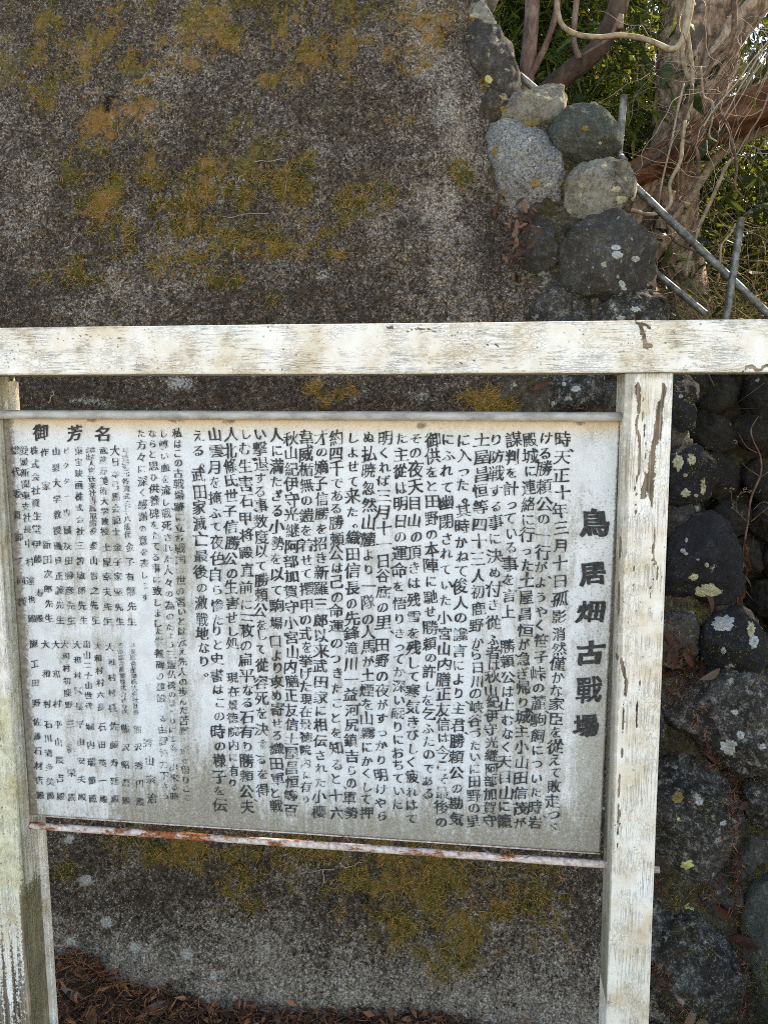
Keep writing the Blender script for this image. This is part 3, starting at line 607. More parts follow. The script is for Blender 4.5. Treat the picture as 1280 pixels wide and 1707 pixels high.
def inpoly(x, y, poly):
    p = np.array(poly); r = np.zeros(x.shape, bool)
    for i in range(len(p)):
        a, b = p[i], p[i-1]
        with np.errstate(divide='ignore', invalid='ignore'):
            r ^= ((a[1] > y) != (b[1] > y)) & (x < (b[0]-a[0])*(y-a[1])/(b[1]-a[1])+a[0])
    return r
def prism(name, poly, plane, lift, depth, mat, parent, step=.012, amp=.03, seed=1, fq=8):
    p0, n, ux, uy = plane
    Q = np.array([((hit(a, b, p0+n*lift, n)-p0)@ux, (hit(a, b, p0+n*lift, n)-p0)@uy) for a, b in poly])
    a = np.arange(Q[:, 0].min(), Q[:, 0].max()+step, step); b = np.arange(Q[:, 1].min(), Q[:, 1].max()+step, step)
    X, Y = np.meshgrid(a, b, indexing='ij'); ins = inpoly(X+.001, Y+.0013, Q)
    d = lift+(fbm(X*fq, Y*fq, None, seed, 4)-.5)*amp*2+(fbm(X*60, Y*60, None, seed+3, 2)-.5)*.008
    V = p0+X.ravel()[:, None]*ux+Y.ravel()[:, None]*uy+d.ravel()[:, None]*n
    F = gridfaces(len(a), len(b)); I = ins.ravel(); F = F[I[F].all(1)]
    me = bpy.data.meshes.new(name); used = np.unique(F); mp = np.full(len(V), -1); mp[used] = np.arange(len(used))
    bm = bmesh.new(); vs = [bm.verts.new(v) for v in V[used]]
    for f in mp[F]: bm.faces.new([vs[i] for i in f])
    be = [e for e in bm.edges if e.is_boundary]
    r = bmesh.ops.extrude_edge_only(bm, edges=be); nv = [v for v in r['geom'] if isinstance(v, bmesh.types.BMVert)]
    for v in nv: v.co -= Vector(n)*depth
    off = np.array(parent.location) if parent else np.zeros(3)
    for v in bm.verts: v.co -= Vector(off)
    bm.normal_update(); bm.to_mesh(me); bm.free(); me.materials.append(mat)
    me.polygons.foreach_set('use_smooth', np.ones(len(me.polygons), bool))
    return link(name, me, parent)
prism('mortar_bed', CONT, PN, 0.030, .78, M_MORT, sw, .010, .04, 2, 12)

# lichen patches draped on the stones
allV = []; allF = []; k0 = 0
for V, Fs in BV:
    for f in Fs: allF += [tuple(q) for q in (f+k0)]
    allV.append(V); k0 += len(V)
bvh = BVHTree.FromPolygons([Vector(v) for v in np.vstack(allV)], allF)
def mat_lich(name, a, b):
    return mat_simple(name, [(.35, a), (.65, b)], 220, .9, .8, .002)
LW = mat_lich('white_lichen', (.20, .21, .20), (.52, .54, .52)); LY = mat_lich('cream_lichen', (.22, .20, .11), (.55, .52, .35)); LO = mat_lich('ochre_lichen', (.16, .11, .035), (.28, .20, .07)); LG = mat_lich('yellow_lichen', (.42, .42, .12), (.62, .60, .30))
def lichen(px, py, rx, ry, mat, lumpy=.35, seed=0):
    b = MB(); nr, ns = 6, 40; V = []; rs = np.random.default_rng(seed+int(px*7+py))
    rad_ = 1+lumpy*(fbm(np.cos(np.linspace(0, 2*np.pi, ns, endpoint=False))*2.6+rs.random()*50+9, np.sin(np.linspace(0, 2*np.pi, ns, endpoint=False))*2.6+9, None, int(px), 5, .75)-.5)*1.9
    for i in range(nr+1):
        for j in range(ns):
            t = i/nr; a = 2*np.pi*j/ns; q = px+rx*t*rad_[j]*math.cos(a), py+ry*t*rad_[j]*math.sin(a)
            d = ray(*q); h = bvh.ray_cast(Vector(CAM), Vector(d))
            if h[0] is None: return
            if i == 0 and j == 0: z0 = h[3]
            if abs(h[3]-z0) > .07: return
            V.append(np.array(h[0])+np.array(h[1])*((.0022+rs.random()*.0012)*(1-t**6)-.0008))
    V = np.array(V); i, j = np.meshgrid(np.arange(nr), np.arange(ns), indexing='ij'); j2 = (j+1) % ns
    F = np.stack([i*ns+j, (i+1)*ns+j, (i+1)*ns+j2, i*ns+j2], -1).reshape(-1, 4)
    mesh_np('lichen', V, F, mat, sw, True)
for a in [(1027, 412, 9, 5, LW), (1029, 424, 10, 7, LW), (1059, 431, 7, 6, LW), (1037, 473, 6, 7, LW, .8), (1082, 474, 4, 3, LY), (1040, 481, 5, 3, LW, .8), (814, 132, 7, 8, LG), (892, 305, 9, 8, LO, .15), (915, 308, 5, 4, LY), (840, 182, 7, 6, LO), (824, 252, 5, 9, LO), (885, 205, 14, 6, LO, .8), (1035, 332, 9, 8, LY, .7),
          (1027, 315, 8, 6, LY, .8), (1000, 238, 3, 3, LY), (975, 213, 6, 5, LO, .6), (840, 318, 4, 5, LO), (1130, 770, 9, 14, LY, .8), (1152, 765, 7, 10, LY, .9), (1143, 822, 8, 8, LY, .8), (1172, 812, 4, 14, LY, .8), (1142, 792, 4, 3, LY), (1160, 826, 4, 3, LY), (1144, 900, 3, 4, LW), (1138, 918, 5, 4, LW), (1143, 923, 4, 3, LW),
          (1178, 942, 4, 4, LY), (1156, 962, 9, 6, LY, .6), (1180, 985, 24, 12, LY, .6), (1218, 995, 6, 14, LY, .8), (1163, 933, 3, 2, LW), (1206, 1039, 20, 13, LW, .6), (1252, 1048, 8, 14, LY, .9), (1256, 1070, 8, 12, LW, .6), (1206, 1085, 5, 6, LW, .9), (1215, 1245, 15, 15, LW, .7), (1234, 1225, 7, 7, LW, .8), (1225, 1188, 7, 5, LW, .9), (1270, 1245, 7, 5, LW, .8),
          (1165, 1338, 6, 6, LW, .7), (1205, 1373, 6, 5, LW, .9), (1145, 1443, 11, 8, LG, .6), (1131, 1366, 3, 3, LG), (1130, 1330, 11, 10, LO, .5), (960, 648, 8, 6, LW, .9), (940, 640, 4, 4, LW), (1148, 1512, 10, 6, LG, .9), (1060, 515, 8, 5, LW, .9), (1035, 530, 7, 5, LW, .9), (790, 25, 8, 5, LY, .8), (1135, 660, 4, 3, LW)]:
    lichen(*a)

# darker cobbled wall set back at the right
P2 = (np.array([0, 2.72, 0.0]), np.array([0, -.992, .12]), UX, np.array([0, .12, .992]))
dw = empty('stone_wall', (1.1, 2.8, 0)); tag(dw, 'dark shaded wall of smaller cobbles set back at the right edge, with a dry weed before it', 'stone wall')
HAND = [(1198, 655, 42, 27, -25), (1265, 662, 32, 36, 10), (1180, 720, 46, 28, 30), (1252, 722, 40, 25, 12), (1192, 792, 36, 34, -20), (1262, 798, 30, 32, 0), (1215, 862, 32, 26, 20), (1272, 865, 26, 30, 0), (1240, 925, 30, 28, 30), (1290, 935, 26, 30, 0), (1268, 995, 26, 28, 0), (1150, 860, 30, 26, 0),
        (1150, 640, 24, 40, 0), (1325, 700, 34, 34, 0), (1330, 780, 32, 36, 20), (1325, 860, 30, 34, 0), (1340, 950, 34, 34, 0), (1310, 1020, 30, 36, 10), (1285, 1075, 24, 32, 0), (1345, 1060, 34, 40, 0), (1335, 1140, 34, 30, 0), (1300, 640, 30, 24, 0), (1345, 630, 30, 30, 0), (1400, 680, 36, 36, 0), (1400, 770, 34, 34, 0), (1400, 860, 36, 34, 0),
        (1410, 960, 34, 40, 0), (1405, 1060, 30, 36, 0), (1215, 600, 40, 24, 0), (1290, 595, 36, 24, 0), (1150, 590, 30, 26, 0), (1360, 585, 36, 24, 0), (1290, 1150, 40, 34, 0), (1240, 1170, 34, 30, 0), (1190, 950, 34, 30, 0), (1200, 1010, 34, 28, 0)]
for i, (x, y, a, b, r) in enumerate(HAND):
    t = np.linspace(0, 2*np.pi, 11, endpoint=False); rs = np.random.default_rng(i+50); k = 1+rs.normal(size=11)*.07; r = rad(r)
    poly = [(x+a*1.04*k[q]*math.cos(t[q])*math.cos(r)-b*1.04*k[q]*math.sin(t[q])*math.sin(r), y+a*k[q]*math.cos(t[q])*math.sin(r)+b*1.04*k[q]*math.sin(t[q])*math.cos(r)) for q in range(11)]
    stone_mesh('stone', poly, P2, .09, M_SHADE, dw, i+70, back=.08, nseg=30, nr=10)
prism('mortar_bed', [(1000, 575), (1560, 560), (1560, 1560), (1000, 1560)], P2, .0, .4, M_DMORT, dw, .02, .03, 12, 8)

# ------------------------------------------------------------------ hillside behind
def hz(x, y):
    base = np.interp(x, [-4, -.2, .05, .35, .62, .9, 1.6, 5], [2.8, 2.5, 2.25, 1.9, 1.62, 1.52, 1.40, 1.0])
    return base+np.clip(y-2.75, 0, 40)*.17*np.clip((30-y)/20, .2, 1)+(fbm(x*1.3, y*1.3, None, 8, 4)-.5)*.25*np.clip(y-2.9, 0, 1)
def hillside():
    a = np.concatenate([np.linspace(-30, -3, 12), np.linspace(-2.8, 6, 60), np.linspace(6.5, 40, 14)]); b = np.concatenate([[2.5, 2.62], np.linspace(2.74, 8, 50), np.linspace(8.5, 60, 24)])
    X, Y = np.meshgrid(a, b, indexing='ij'); Z = hz(X, Y)
    lo = np.interp(X, [-4, .35, .62, .9, 6], [3.10, 3.02, 2.98, 3.02, 3.05]); Y = np.maximum(Y, lo+(Y-2.5)*.02)
    tag(mesh_np('hillside', np.stack([X, Y, Z], -1).reshape(-1, 3), gridfaces(len(a), len(b)), M_SOIL), kind='structure')
hillside()

# ------------------------------------------------------------------ notice board
YP = SIGNY+.045
nb = empty('notice_board', (0, SIGNY, 0)); tag(nb, 'large peeling white timber notice board covered in black brush lettering', 'notice board')
def sx(px, py, Y=SIGNY): return atY(px, py, Y)
def wrapbox(name, axis, c0, c1, wa, wb, mat, attrf, step=.004, rnd=.004):
    """timber between c0 and c1 (front-left-low corner line); wa width, wb depth"""
    L = np.linalg.norm(c1-c0); T = (c1-c0)/L
    A = np.array([1., 0, 0]) if axis == 2 else np.array([0, 0, 1.]); B = np.array([0, 1., 0])
    per = []
    def seg(a, b, n): return [(a[0]+(b[0]-a[0])*t, a[1]+(b[1]-a[1])*t) for t in np.linspace(0, 1, n, endpoint=False)]
    na, nb_ = max(6, int(wa/step)), max(6, int(wb/step/1.5)); r = rnd
    def arc(cx_, cy0, a0): return [(cx_+r*math.cos(a0+t), cy0+r*math.sin(a0+t)) for t in np.linspace(0, math.pi/2, 3, endpoint=False)]
    per += seg((r, 0), (wa-r, 0), na)+arc(wa-r, r, -math.pi/2)+seg((wa, r), (wa, wb-r), nb_)+arc(wa-r, wb-r, 0)+seg((wa-r, wb), (r, wb), 8)+arc(r, wb-r, math.pi/2)+seg((0, wb-r), (0, r), nb_)+arc(r, r, math.pi)
    per = np.array(per); nt = int(L/step)+1; t = np.linspace(0, L, nt)
    V = c0+per[:, None, 0:1]*A+per[:, None, 1:2]*B+t[None, :, None]*T
    V = V.reshape(-1, 3); D, at = attrf(V)
    cen = c0+A*wa/2+B*wb/2; rel = V-cen; rel = rel-np.outer(rel@T, T); rel /= np.linalg.norm(rel, axis=1)[:, None]
    V = V+rel*D[:, None]
    F = gridfaces(len(per), nt, True)
    n0 = len(V); V = np.vstack([V, [c0+A*wa/2+B*wb/2], [c1+A*wa/2+B*wb/2]]); k = np.arange(len(per)); k2 = (k+1) % len(per)
    T1 = np.stack([np.full(len(per), n0), k*nt, k2*nt], -1); T2 = np.stack([np.full(len(per), n0+1), k2*nt+nt-1, k*nt+nt-1], -1)
    at = {q: np.concatenate([np.broadcast_to(v, (n0,)), [0, 0]]) for q, v in at.items()}
    if axis == 0: F = F[:, ::-1]; T1 = T1[:, ::-1]; T2 = T2[:, ::-1]
    return mesh_np(name, V, [F, np.vstack([T1, T2])], mat, nb, True, at)
def pdist(V, pts, ws, Y=SIGNY):
    """soft mask round a polyline drawn on the timber's front"""
    P = np.array([atY(p[0], p[1], Y) for p in pts]); w_ = np.array(ws)*.80e-3; m = np.zeros(len(V)); V = V+np.stack([(fbm(V[:, 0]*70, V[:, 2]*26, None, 5, 4)-.5)*.016, np.zeros(len(V)), (fbm(V[:, 0]*70, V[:, 2]*26, None, 6, 4)-.5)*.03], 1)
    for i in range(len(P)-1):
        a, b = P[i], P[i+1]; d = b-a; t = np.clip(((V-a)@d)/(d@d), 0, 1); q = a+t[:, None]*d
        dist = np.linalg.norm((V-q)[:, [0, 2]], axis=1); wd = w_[i]*(1-t)+w_[i+1]*t
        m = np.maximum(m, np.clip(1-dist/(wd*1.6), 0, 1)*1.3)
    return m*(V[:, 1] < Y+.02)
def rp_attr(V):
    bare = np.zeros(len(V))
    for pts, ws in [([(1060, 640), (1062, 700), (1065, 770), (1062, 850)], [6, 6, 3, 1.2]), ([(1110, 640), (1100, 700), (1090, 760), (1083, 810), (1086, 850)], [6, 6, 9, 11, 4]), ([(1080, 790), (1075, 825)], [6, 9]), ([(1070, 660), (1078, 760), (1075, 800)], [1, 2, 1.5]),
                    ([(1034, 1105), (1042, 1130), (1040, 1180)], [5, 6, 3]), ([(1066, 1130), (1060, 1210)], [2, 5]), ([(1092, 900), (1094, 960)], [3, 3]), ([(1030, 700), (1032, 900), (1026, 1100)], [3, 4, 3]), ([(1060, 850), (1058, 1000)], [1.2, .6]), ([(1092, 870), (1085, 1010)], [1.6, .8]), ([(1040, 1170), (1028, 1420)], [2, 2])]:
        bare = np.maximum(bare, pdist(V, pts, ws))
    z = V[:, 2]; x = V[:, 0]; top = atY(1080, 625, SIGNY)[2]
    bare = bare*.72+.10*(fbm(x*25, V[:, 1]*25, z*1.5+.01, 4, 4)-.35)
    inner = (V[:, 0] < RX0+.006)*1.0
    green = inner*(.35+.5*sstep(.95, .2, z))*(V[:, 1] > SIGNY+.004)
    dirt = .12+.25*sstep(.9, .3, z)+.5*sstep(top-.02, top, z)+.5*inner+.25*np.exp(-((x-RX0)/.006)**2)
    return -.0014*sstep(.35, .55, bare)+(fbm(x*14, V[:, 1]*14, z*3+.01, 6, 3)-.5)*.0022, {'bare': bare, 'yellow': np.zeros(len(V)), 'dirt': dirt, 'green': green}
def lp_attr(V):
    z = V[:, 2]; x = V[:, 0]; z14 = atY(20, 1150, SIGNY)[2]; z15 = atY(20, 1450, SIGNY)[2]; z17 = atY(20, 1640, SIGNY)[2]
    yellow = .85*sstep(z14+.02, z14-.05, z)*sstep(z15-.25, z15+.05, z)*(V[:, 1] < SIGNY+.01)+.3*(V[:, 1] > SIGNY+.01)
    bare = .30+.22*fbm(x*40, V[:, 1]*10, z*2+.01, 4, 4)+.30*sstep(z15, z17, z)*0
    bare = bare-.10+.24*sstep(z15, z17-.12, z)*fbm(x*150, V[:, 1]*90, z*2+.01, 8, 3)*1.8
    edge = np.exp(-((x-LX1)/.008)**2)*sstep(z15, z15-.1, z); bare = bare+.35*edge
    wr = (1-np.abs(2*fbm(x*45, V[:, 1]*45, z*40+.01, 12, 3)-1))**3
    inner = (x > LX1-.006)*(V[:, 1] > SIGNY+.004)
    return wr*.0025*yellow-.0015*sstep(.45, .6, bare)+(fbm(x*12, V[:, 1]*12, z*3+.01, 6, 3)-.5)*.003, {'bare': bare, 'yellow': yellow, 'dirt': .15+.4*inner, 'green': inner*(.30+.45*fbm(V[:, 0]*3, V[:, 1]*90, z*4+.01, 8, 3))}
def bm_attr(V):
    x, z = V[:, 0], V[:, 2]; bare = np.zeros(len(V))
    for pts, ws in [([(1065, 545), (1072, 570), (1090, 580)], [4, 8, 3]), ([(1060, 540), (1085, 548)], [4, 3]), ([(640, 545), (700, 552), (760, 548)], [2, 3, 1]), ([(805, 570), (830, 572)], [2, 2]), ([(768, 601), (790, 602)], [2, 2]), ([(1240, 617), (1280, 612)], [4, 7]), ([(60, 562), (200, 560)], [1, 1.5])]:
        bare = np.maximum(bare, pdist(V, pts, ws))
    zt, zb = BZ1, BZ0
    e = np.exp(-((z-zt)/.006)**2)
    g = (V[:, 1] > SIGNY+.004)*(z < zb+.004)*.9
    kn = np.exp(-(((x-atY(1100, 575, SIGNY)[0])/.03)**2+((z-atY(1100, 575, SIGNY)[2])/.02)**2))
    return -.0012*sstep(.35, .55, bare)+(fbm(x*3, V[:, 1]*14, z*14+.01, 6, 3)-.5)*.003, {'bare': bare*.72+e*.45*fbm(x*8, V[:, 1], None, 3, 3)+.10*(fbm(x*2, V[:, 1], z*30+.01, 4, 3)-.35)+.05*kn, 'yellow': np.zeros(len(V)), 'dirt': .05+.5*e+.3*(fbm(x*3, z*3, None, 15, 3)-.45), 'green': g}
def line_x(a, b, Y):
    p, q = atY(*a, Y), atY(*b, Y); return p, q
zg = -.15
ztop = atY(640, 622.8, SIGNY)[2]
def post(e0, e1, Y):   # x at two heights -> linear
    p, q = atY(*e0, Y), atY(*e1, Y); k = (q[0]-p[0])/(q[2]-p[2]); return lambda z: p[0]+k*(z-p[2])
rl = post((1042, 640), (1012, 1640), SIGNY); rr_ = post((1130, 632), (1080, 1640), SIGNY)
PW = rr_(.9)-rl(.9); RX0 = rl(.9)
print('post width', PW, 'z top', ztop)
wrapbox('post', 2, np.array([rl(zg), SIGNY, zg]), np.array([rl(ztop), SIGNY, ztop-.001]), PW, .095, M_PZ, rp_attr)
le = post((10, 1100), (47, 1640), SIGNY); LX1 = le(.9)
wrapbox('post', 2, np.array([le(zg)-PW, SIGNY, zg]), np.array([le(ztop)-PW, SIGNY, ztop-.001]), PW, .100, M_PZ, lp_attr)
BZ0 = ztop; BZ1 = atY(640, 538.5, SIGNY)[2]; bx0 = atY(0, 580, SIGNY)[0]-.14; bx1 = atY(1280, 580, SIGNY)[0]+.10
wrapbox('beam', 0, np.array([bx0, SIGNY-.003, BZ0]), np.array([bx1, SIGNY-.003, BZ0]), BZ1-BZ0, .100, M_PX, bm_attr)

# board
TL, TR = atY(3, 684, YP), atY(1034, 688, YP); BL, BR = atY(50, 1358, YP), atY(1000, 1422.5, YP)
print('board', TL, TR, BL, BR)
ztp = (TL[2]+TR[2])/2; zbt = (BL[2]+BR[2])/2; xl = (TL[0]+BL[0])/2; xr = (TR[0]+BR[0])/2
def board():
    nx, nz = 300, 210
    u = np.linspace(0, 1, nx); v = np.linspace(0, 1, nz); U, Vv = np.meshgrid(u, v, indexing='ij')
    X = (TL[0]*(1-U)+TR[0]*U)*(1-Vv)+(BL[0]*(1-U)+BR[0]*U)*Vv; Z = (TL[2]*(1-U)+TR[2]*U)*(1-Vv)+(BL[2]*(1-U)+BR[2]*U)*Vv
    Y = np.full_like(X, YP)
    UW = U+.03*(fbm(U*14, Vv*9, None, 71, 4)-.5)
    S = fbm(UW*26, Vv*1.6, None, 5, 5)            # vertical streaks
    low = fbm(U*5, Vv*3, None, 8, 4)
    fine = fbm(U*60, Vv*40, None, 11, 4)
    dirt = -.05+.95*sstep(.40, .72, S*.45+low*.25+fine*.16+.14*fbm(U*90, Vv*2.5, None, 51, 3))*sstep(.03, .30, Vv)*.80+.06
    edge = .965-.05*fbm(U*14, Vv*0, None, 3, 3)-.07*(fbm(U*60, Vv*9, None, 6, 4)-.5)
    edge = edge-.09*np.exp(-((U-.33)/.07)**2)+.02*(U < .16)
    dirt = np.maximum(dirt, .75*sstep(edge-.20, edge+.10, Vv)*(1-.5*sstep(.8, .95, U)*0)*np.where(U < .17, .55, 1))
    dirt = np.maximum(dirt, .62*np.exp(-((UW-.295)/.035)**2)*sstep(.45, .8, Vv))
    dirt = np.maximum(dirt, .5*sstep(.91, .99, U)*sstep(.25, .8, Vv)+.3*sstep(.90, .97, U)*sstep(.0, .5, Vv))
    dirt = np.maximum(dirt, .5*np.exp(-(((U-.965)/.025)**2+((Vv-.03)/.05)**2)))
    blue = sstep(.38, .66, fbm(UW*9, Vv*2.6, None, 19, 6, .65)+.10*np.exp(-((U-.30)/.16)**2-((Vv-.2)/.12)**2)+.06*np.exp(-((U-.245)/.03)**2)*sstep(.3, .6, Vv)+.2*np.exp(-((U-.2)/.08)**2-((Vv-.8)/.15)**2))*sstep(.04, .12, Vv)*.85
    top = sstep(.075, .0, Vv)*.9+.15*sstep(.15, .02, Vv)
    side = sstep(.028, .0, U)*(.45+.6*fbm(Vv*9, U*3, None, 2, 3))+.35*sstep(.05, 0, U)+.8*sstep(.006, 0, 1-U)+.55*sstep(.012, .0, Vv)*sstep(.4, .6, fbm(U*20, Vv, None, 4, 3))
    for (a, b, r) in [(.158, .018, .012), (.70, .03, .010), (.55, .008, .008), (.39, .02, .012), (.30, .012, .02), (.94, .02, .01)]:
        side = np.maximum(side, 1.0*np.exp(-(((U-a)/r)**2+((Vv-b)/(r*.9))**2)))
    roots = .9*sstep(.12, .0, Vv)+.6*sstep(.06, 0, U)+.35*sstep(.9, 1, U)*sstep(.2, 0, Vv)
    spots = .9*sstep(.86, .97, U)*sstep(.05, .25, Vv)*sstep(.8, .4, Vv)
    scar = np.zeros_like(U)
    for pts in [[(.222, .165), (.27, .175), (.33, .172), (.39, .155), (.46, .175)], [(.46, .175), (.52, .20), (.56, .21)], [(.700, .70), (.715, .67), (.745, .655)], [(.56, .50), (.60, .56), (.64, .585)], [(.43, .56), (.47, .585), (.50, .60)]]:
        for i in range(len(pts)-1):
            a = np.array(pts[i]); b = np.array(pts[i+1]); d = b-a; ua = U-a[0]; va = Vv-a[1]; t = np.clip((ua*d[0]+va*d[1])/(d@d), 0, 1)
            scar = np.maximum(scar, .6-np.hypot((ua-t*d[0])*1.45, va-t*d[1])/.006)
    scar = np.clip(scar, 0, 1)
    A = {'foot': sstep(edge-.13, edge+.07, Vv)*.95*np.where(U < .15, .45, 1)+.30*sstep(.5, 1, Vv)*sstep(.93, .99, U), 'blue': blue, 'dirt': dirt, 'toprust': top, 'side': side, 'roots': roots, 'spots': spots, 'scar': scar}
    V = np.stack([X, Y+(fbm(U*3, Vv*3, None, 1, 2)-.5)*.002, Z], -1).reshape(-1, 3)
    F = gridfaces(nx, nz)[:, ::-1]
    # folded rim
    ring = [i*nz for i in range(nx)]+[(nx-1)*nz+j for j in range(1, nz)]+[i*nz+nz-1 for i in range(nx-2, -1, -1)]+[j for j in range(nz-2, 0, -1)]
    R = V[ring]+np.array([0, .010, 0]); n0 = len(V); k = np.arange(len(ring)); k2 = (k+1) % len(ring); rg = np.array(ring)
    F2 = np.stack([rg[k], rg[k2], n0+k2, n0+k], -1)
    A = {q: np.concatenate([a.ravel(), np.ravel(a)[ring]*.3]) for q, a in A.items()}
    bk = np.array([[n0, n0+nx-1, n0+nx-1+nz-1, n0+2*nx+nz-3]])
    o = mesh_np('panel', np.vstack([V, R]), [F, F2, bk], M_BOARD, nb, True, A)
    # rim line along the foot of the panel
    q = MB(); V, F = tube_geo(np.array([BL+[.0, -.001, -.0012], BR+[0, -.001, -.0012]]), .0016, 6); q.add(V, F); q.build('panel_lip', M_RUST, nb)
    return o
panel = board()
# capping rail, rod, bolt, batten
def caprail():
    a, b = atY(-40, 690.5, YP-.012), atY(1035, 695.0, YP-.012); P = np.array([a+(b-a)*t for t in np.linspace(0, 1, 40)])
    ang = np.linspace(0, 2*np.pi, 16, endpoint=False); V = []
    for p in P:
        for t in ang: V.append(p+np.array([0, -.013*math.cos(t) if math.cos(t) > 0 else -.004*math.cos(t), .0092*math.copysign(abs(math.sin(t))**.8, math.sin(t))]))
    V = np.array(V); m, s = 40, 16; i, j = np.meshgrid(np.arange(m-1), np.arange(s), indexing='ij'); j2 = (j+1) % s
    F = np.stack([i*s+j, (i+1)*s+j, (i+1)*s+j2, i*s+j2], -1).reshape(-1, 4); V = np.vstack([V, P[0], P[-1]]); k = np.arange(s); k2 = (k+1) % s
    T = np.vstack([np.stack([np.full(s, m*s), k, k2], -1), np.stack([np.full(s, m*s+1), (m-1)*s+k2, (m-1)*s+k], -1)])
    mesh_np('rail', V, [F, T], M_RAIL, nb, True)
caprail()
ra, rb = atY(56, 1377, YP), atY(1000, 1441, YP)
P = np.array([ra+(rb-ra)*t for t in np.linspace(-.04, 1.02, 60)]); V, F = tube_geo(P, .0078, 14, .03, 3, True, 60)
t = np.linspace(-.04, 1.02, 60); rust = np.repeat(np.interp(t, [0, .1, .18, .3, .45, .55, .7, .8, 1], [.7, -.1, .55, .7, .4, .05, .2, .4, .1]), 14)
mesh_np('rod', V, F, M_RUST, nb, True, {'rust': np.concatenate([rust, [0, 0]])})
bo = atY(1088, 1450, YP+.0); q = MB(); V, F = tube_geo(np.array([bo-[.012, 0, 0], bo+[.013, 0, 0]]), .0055, 12); q.add(V, F)
for k in range(5): V, F = tube_geo(np.array([bo+[.002+k*.0022, 0, 0], bo+[.0031+k*.0022, 0, 0]]), .0066, 12); q.add(V, F)
q.build('bolt', M_RAIL, nb)
def boxpart(name, lo, hi, mat, parent):
    bm = bmesh.new(); bmesh.ops.create_cube(bm, size=1)
    for v in bm.verts:
        v.co = Vector([lo[i]+(v.co[i]+.5)*(hi[i]-lo[i]) for i in range(3)])-parent.location
    bmesh.ops.bevel(bm, geom=bm.edges[:], offset=.002, segments=2, affect='EDGES')
    me = bpy.data.meshes.new(name); bm.to_mesh(me); bm.free(); me.materials.append(mat); return link(name, me, parent)
for (xe, sg) in ((le, 1), (rl, -1)):
    a = xe(.9)
    boxpart('batten', (a-.004 if sg > 0 else a-.012, YP+.028, zg), (a+.012 if sg > 0 else a+.004, YP+.046, ztop-.01), M_PZ, nb) if sg > 0 else None

# ------------------------------------------------------------------ lettering
MAIN = [
 (938, 922, [("時、天正十年三月十日孤影", 733, 1027), ("消然僅かな家臣を從えて敗走つゞ", 1057, 1380)]),
 (909, 891, [("ける勝頼公の一行が、ようや", 731, 1020), ("く笹子峠の麓、駒飼についた時、岩", 1043, 1372)]),
 (883, 866, [("殿城に連絡に行った土屋昌", 733, 1023), ("恒が急ぎ帰り、城主小山田信茂が", 1051, 1372)]),
 (854, 840, [("謀判を計っている事を言上", 733, 1020), ("、勝頼公は止むなく天目山に籠", 1077, 1369)]),
 (828, 816, [("り防戦する事に決め、付き從", 733, 1037), ("ふ者は、秋山紀伊守光継阿部加賀守", 1067, 1368)]),
 (802, 789, [("土屋昌恒等四十三人、初鹿野", 733, 1043), ("から日川の峡谷づたいに田野の里", 1072, 1368)]),
 (773, 760, [("に入った。其時かねて俊人の", 733, 1030), ("讒言により、主君、勝頼公の勘気", 1057, 1366)]),
 (746, 736, [("にふれて幽閉されていた小", 733, 1029), ("宮山内膳正友信は今こそ、最後の", 1057, 1370)]),
 (721, 712, [("御供をと田野の本陣に馳せ", 733, 1020), ("勝頼の許しを乞ふたのである", 1047, 1324)]),
 (693, 685, [("その夜天目山の頂きは残雪", 730, 1028), ("を残して寒気きびしく疲れはて", 1056, 1365)]),
 (668, 662, [("た主從は明日の運命を悟り", 730, 1031), ("きってか深い眠りにおちていた", 1056, 1340)]),
 (641, 635, [("明くれば三月十一日谷底の里、", 730, 1037), ("田野の夜がすっかり明けやら", 1075, 1361)]),
 (615, 611, [("ぬ払暁、忽然山麓より一隊の", 730, 1031), ("人馬が土煙を山霧にかくして押", 1053, 1356)]),
 (588, 585, [("しよせて来た。織田信長の先", 730, 1031), ("鋒滝川一益、河尻鎮吉らの軍勢", 1056, 1355)]),
 (561, 560, [("約四千である勝頼公は己の命運", 730, 1043), ("のつきたことを知ると、十六", 1072, 1355)]),
 (536, 533, [("才の嫡子信勝を招き新羅三郎", 730, 1033), ("以来武田家に相伝された小櫻", 1059, 1353)]),
 (511, 509, [("韋威楯無の鎧を着せて擐甲の", 730, 1033), ("式を挙げた", 1056, 1144), ("現在景徳院内に有り", 1165, 1332)]),
 (486, 486, [("秋山紀伊守光継、阿部加賀守、小", 730, 1038), ("宮山内膳正友信、土屋昌恒等百", 1063, 1351)]),
 (461, 461, [("人に満たざる小勢を以て駒場", 725, 1038), ("口より攻め寄せる織田軍と戦", 1069, 1344)]),
 (434, 437, [("い撃退する事数度以て勝頼公を", 724, 1041), ("して從容死を決するを得", 1058, 1317)]),
 (410, 412, [("しむ、生害石、甲将殿直前に三", 724, 1034), ("枚の扁平なる石有り、勝頼公、夫", 1052, 1345)]),
 (384, 391, [("人北條氏世子信勝公の生害せ", 724, 1029), ("し処", 1052, 1073), ("現在景徳院内に有り", 1130, 1305)]),
 (358, 367, [("山雲月を掩ふて夜色自ら惨た", 724, 1034), ("りと史書はこの時の様子を伝", 1052, 1342)]),
 (330, 345, [("える。武田家滅亡最後の激戦", 727, 1032), ("地なり。", 1056, 1122)])]
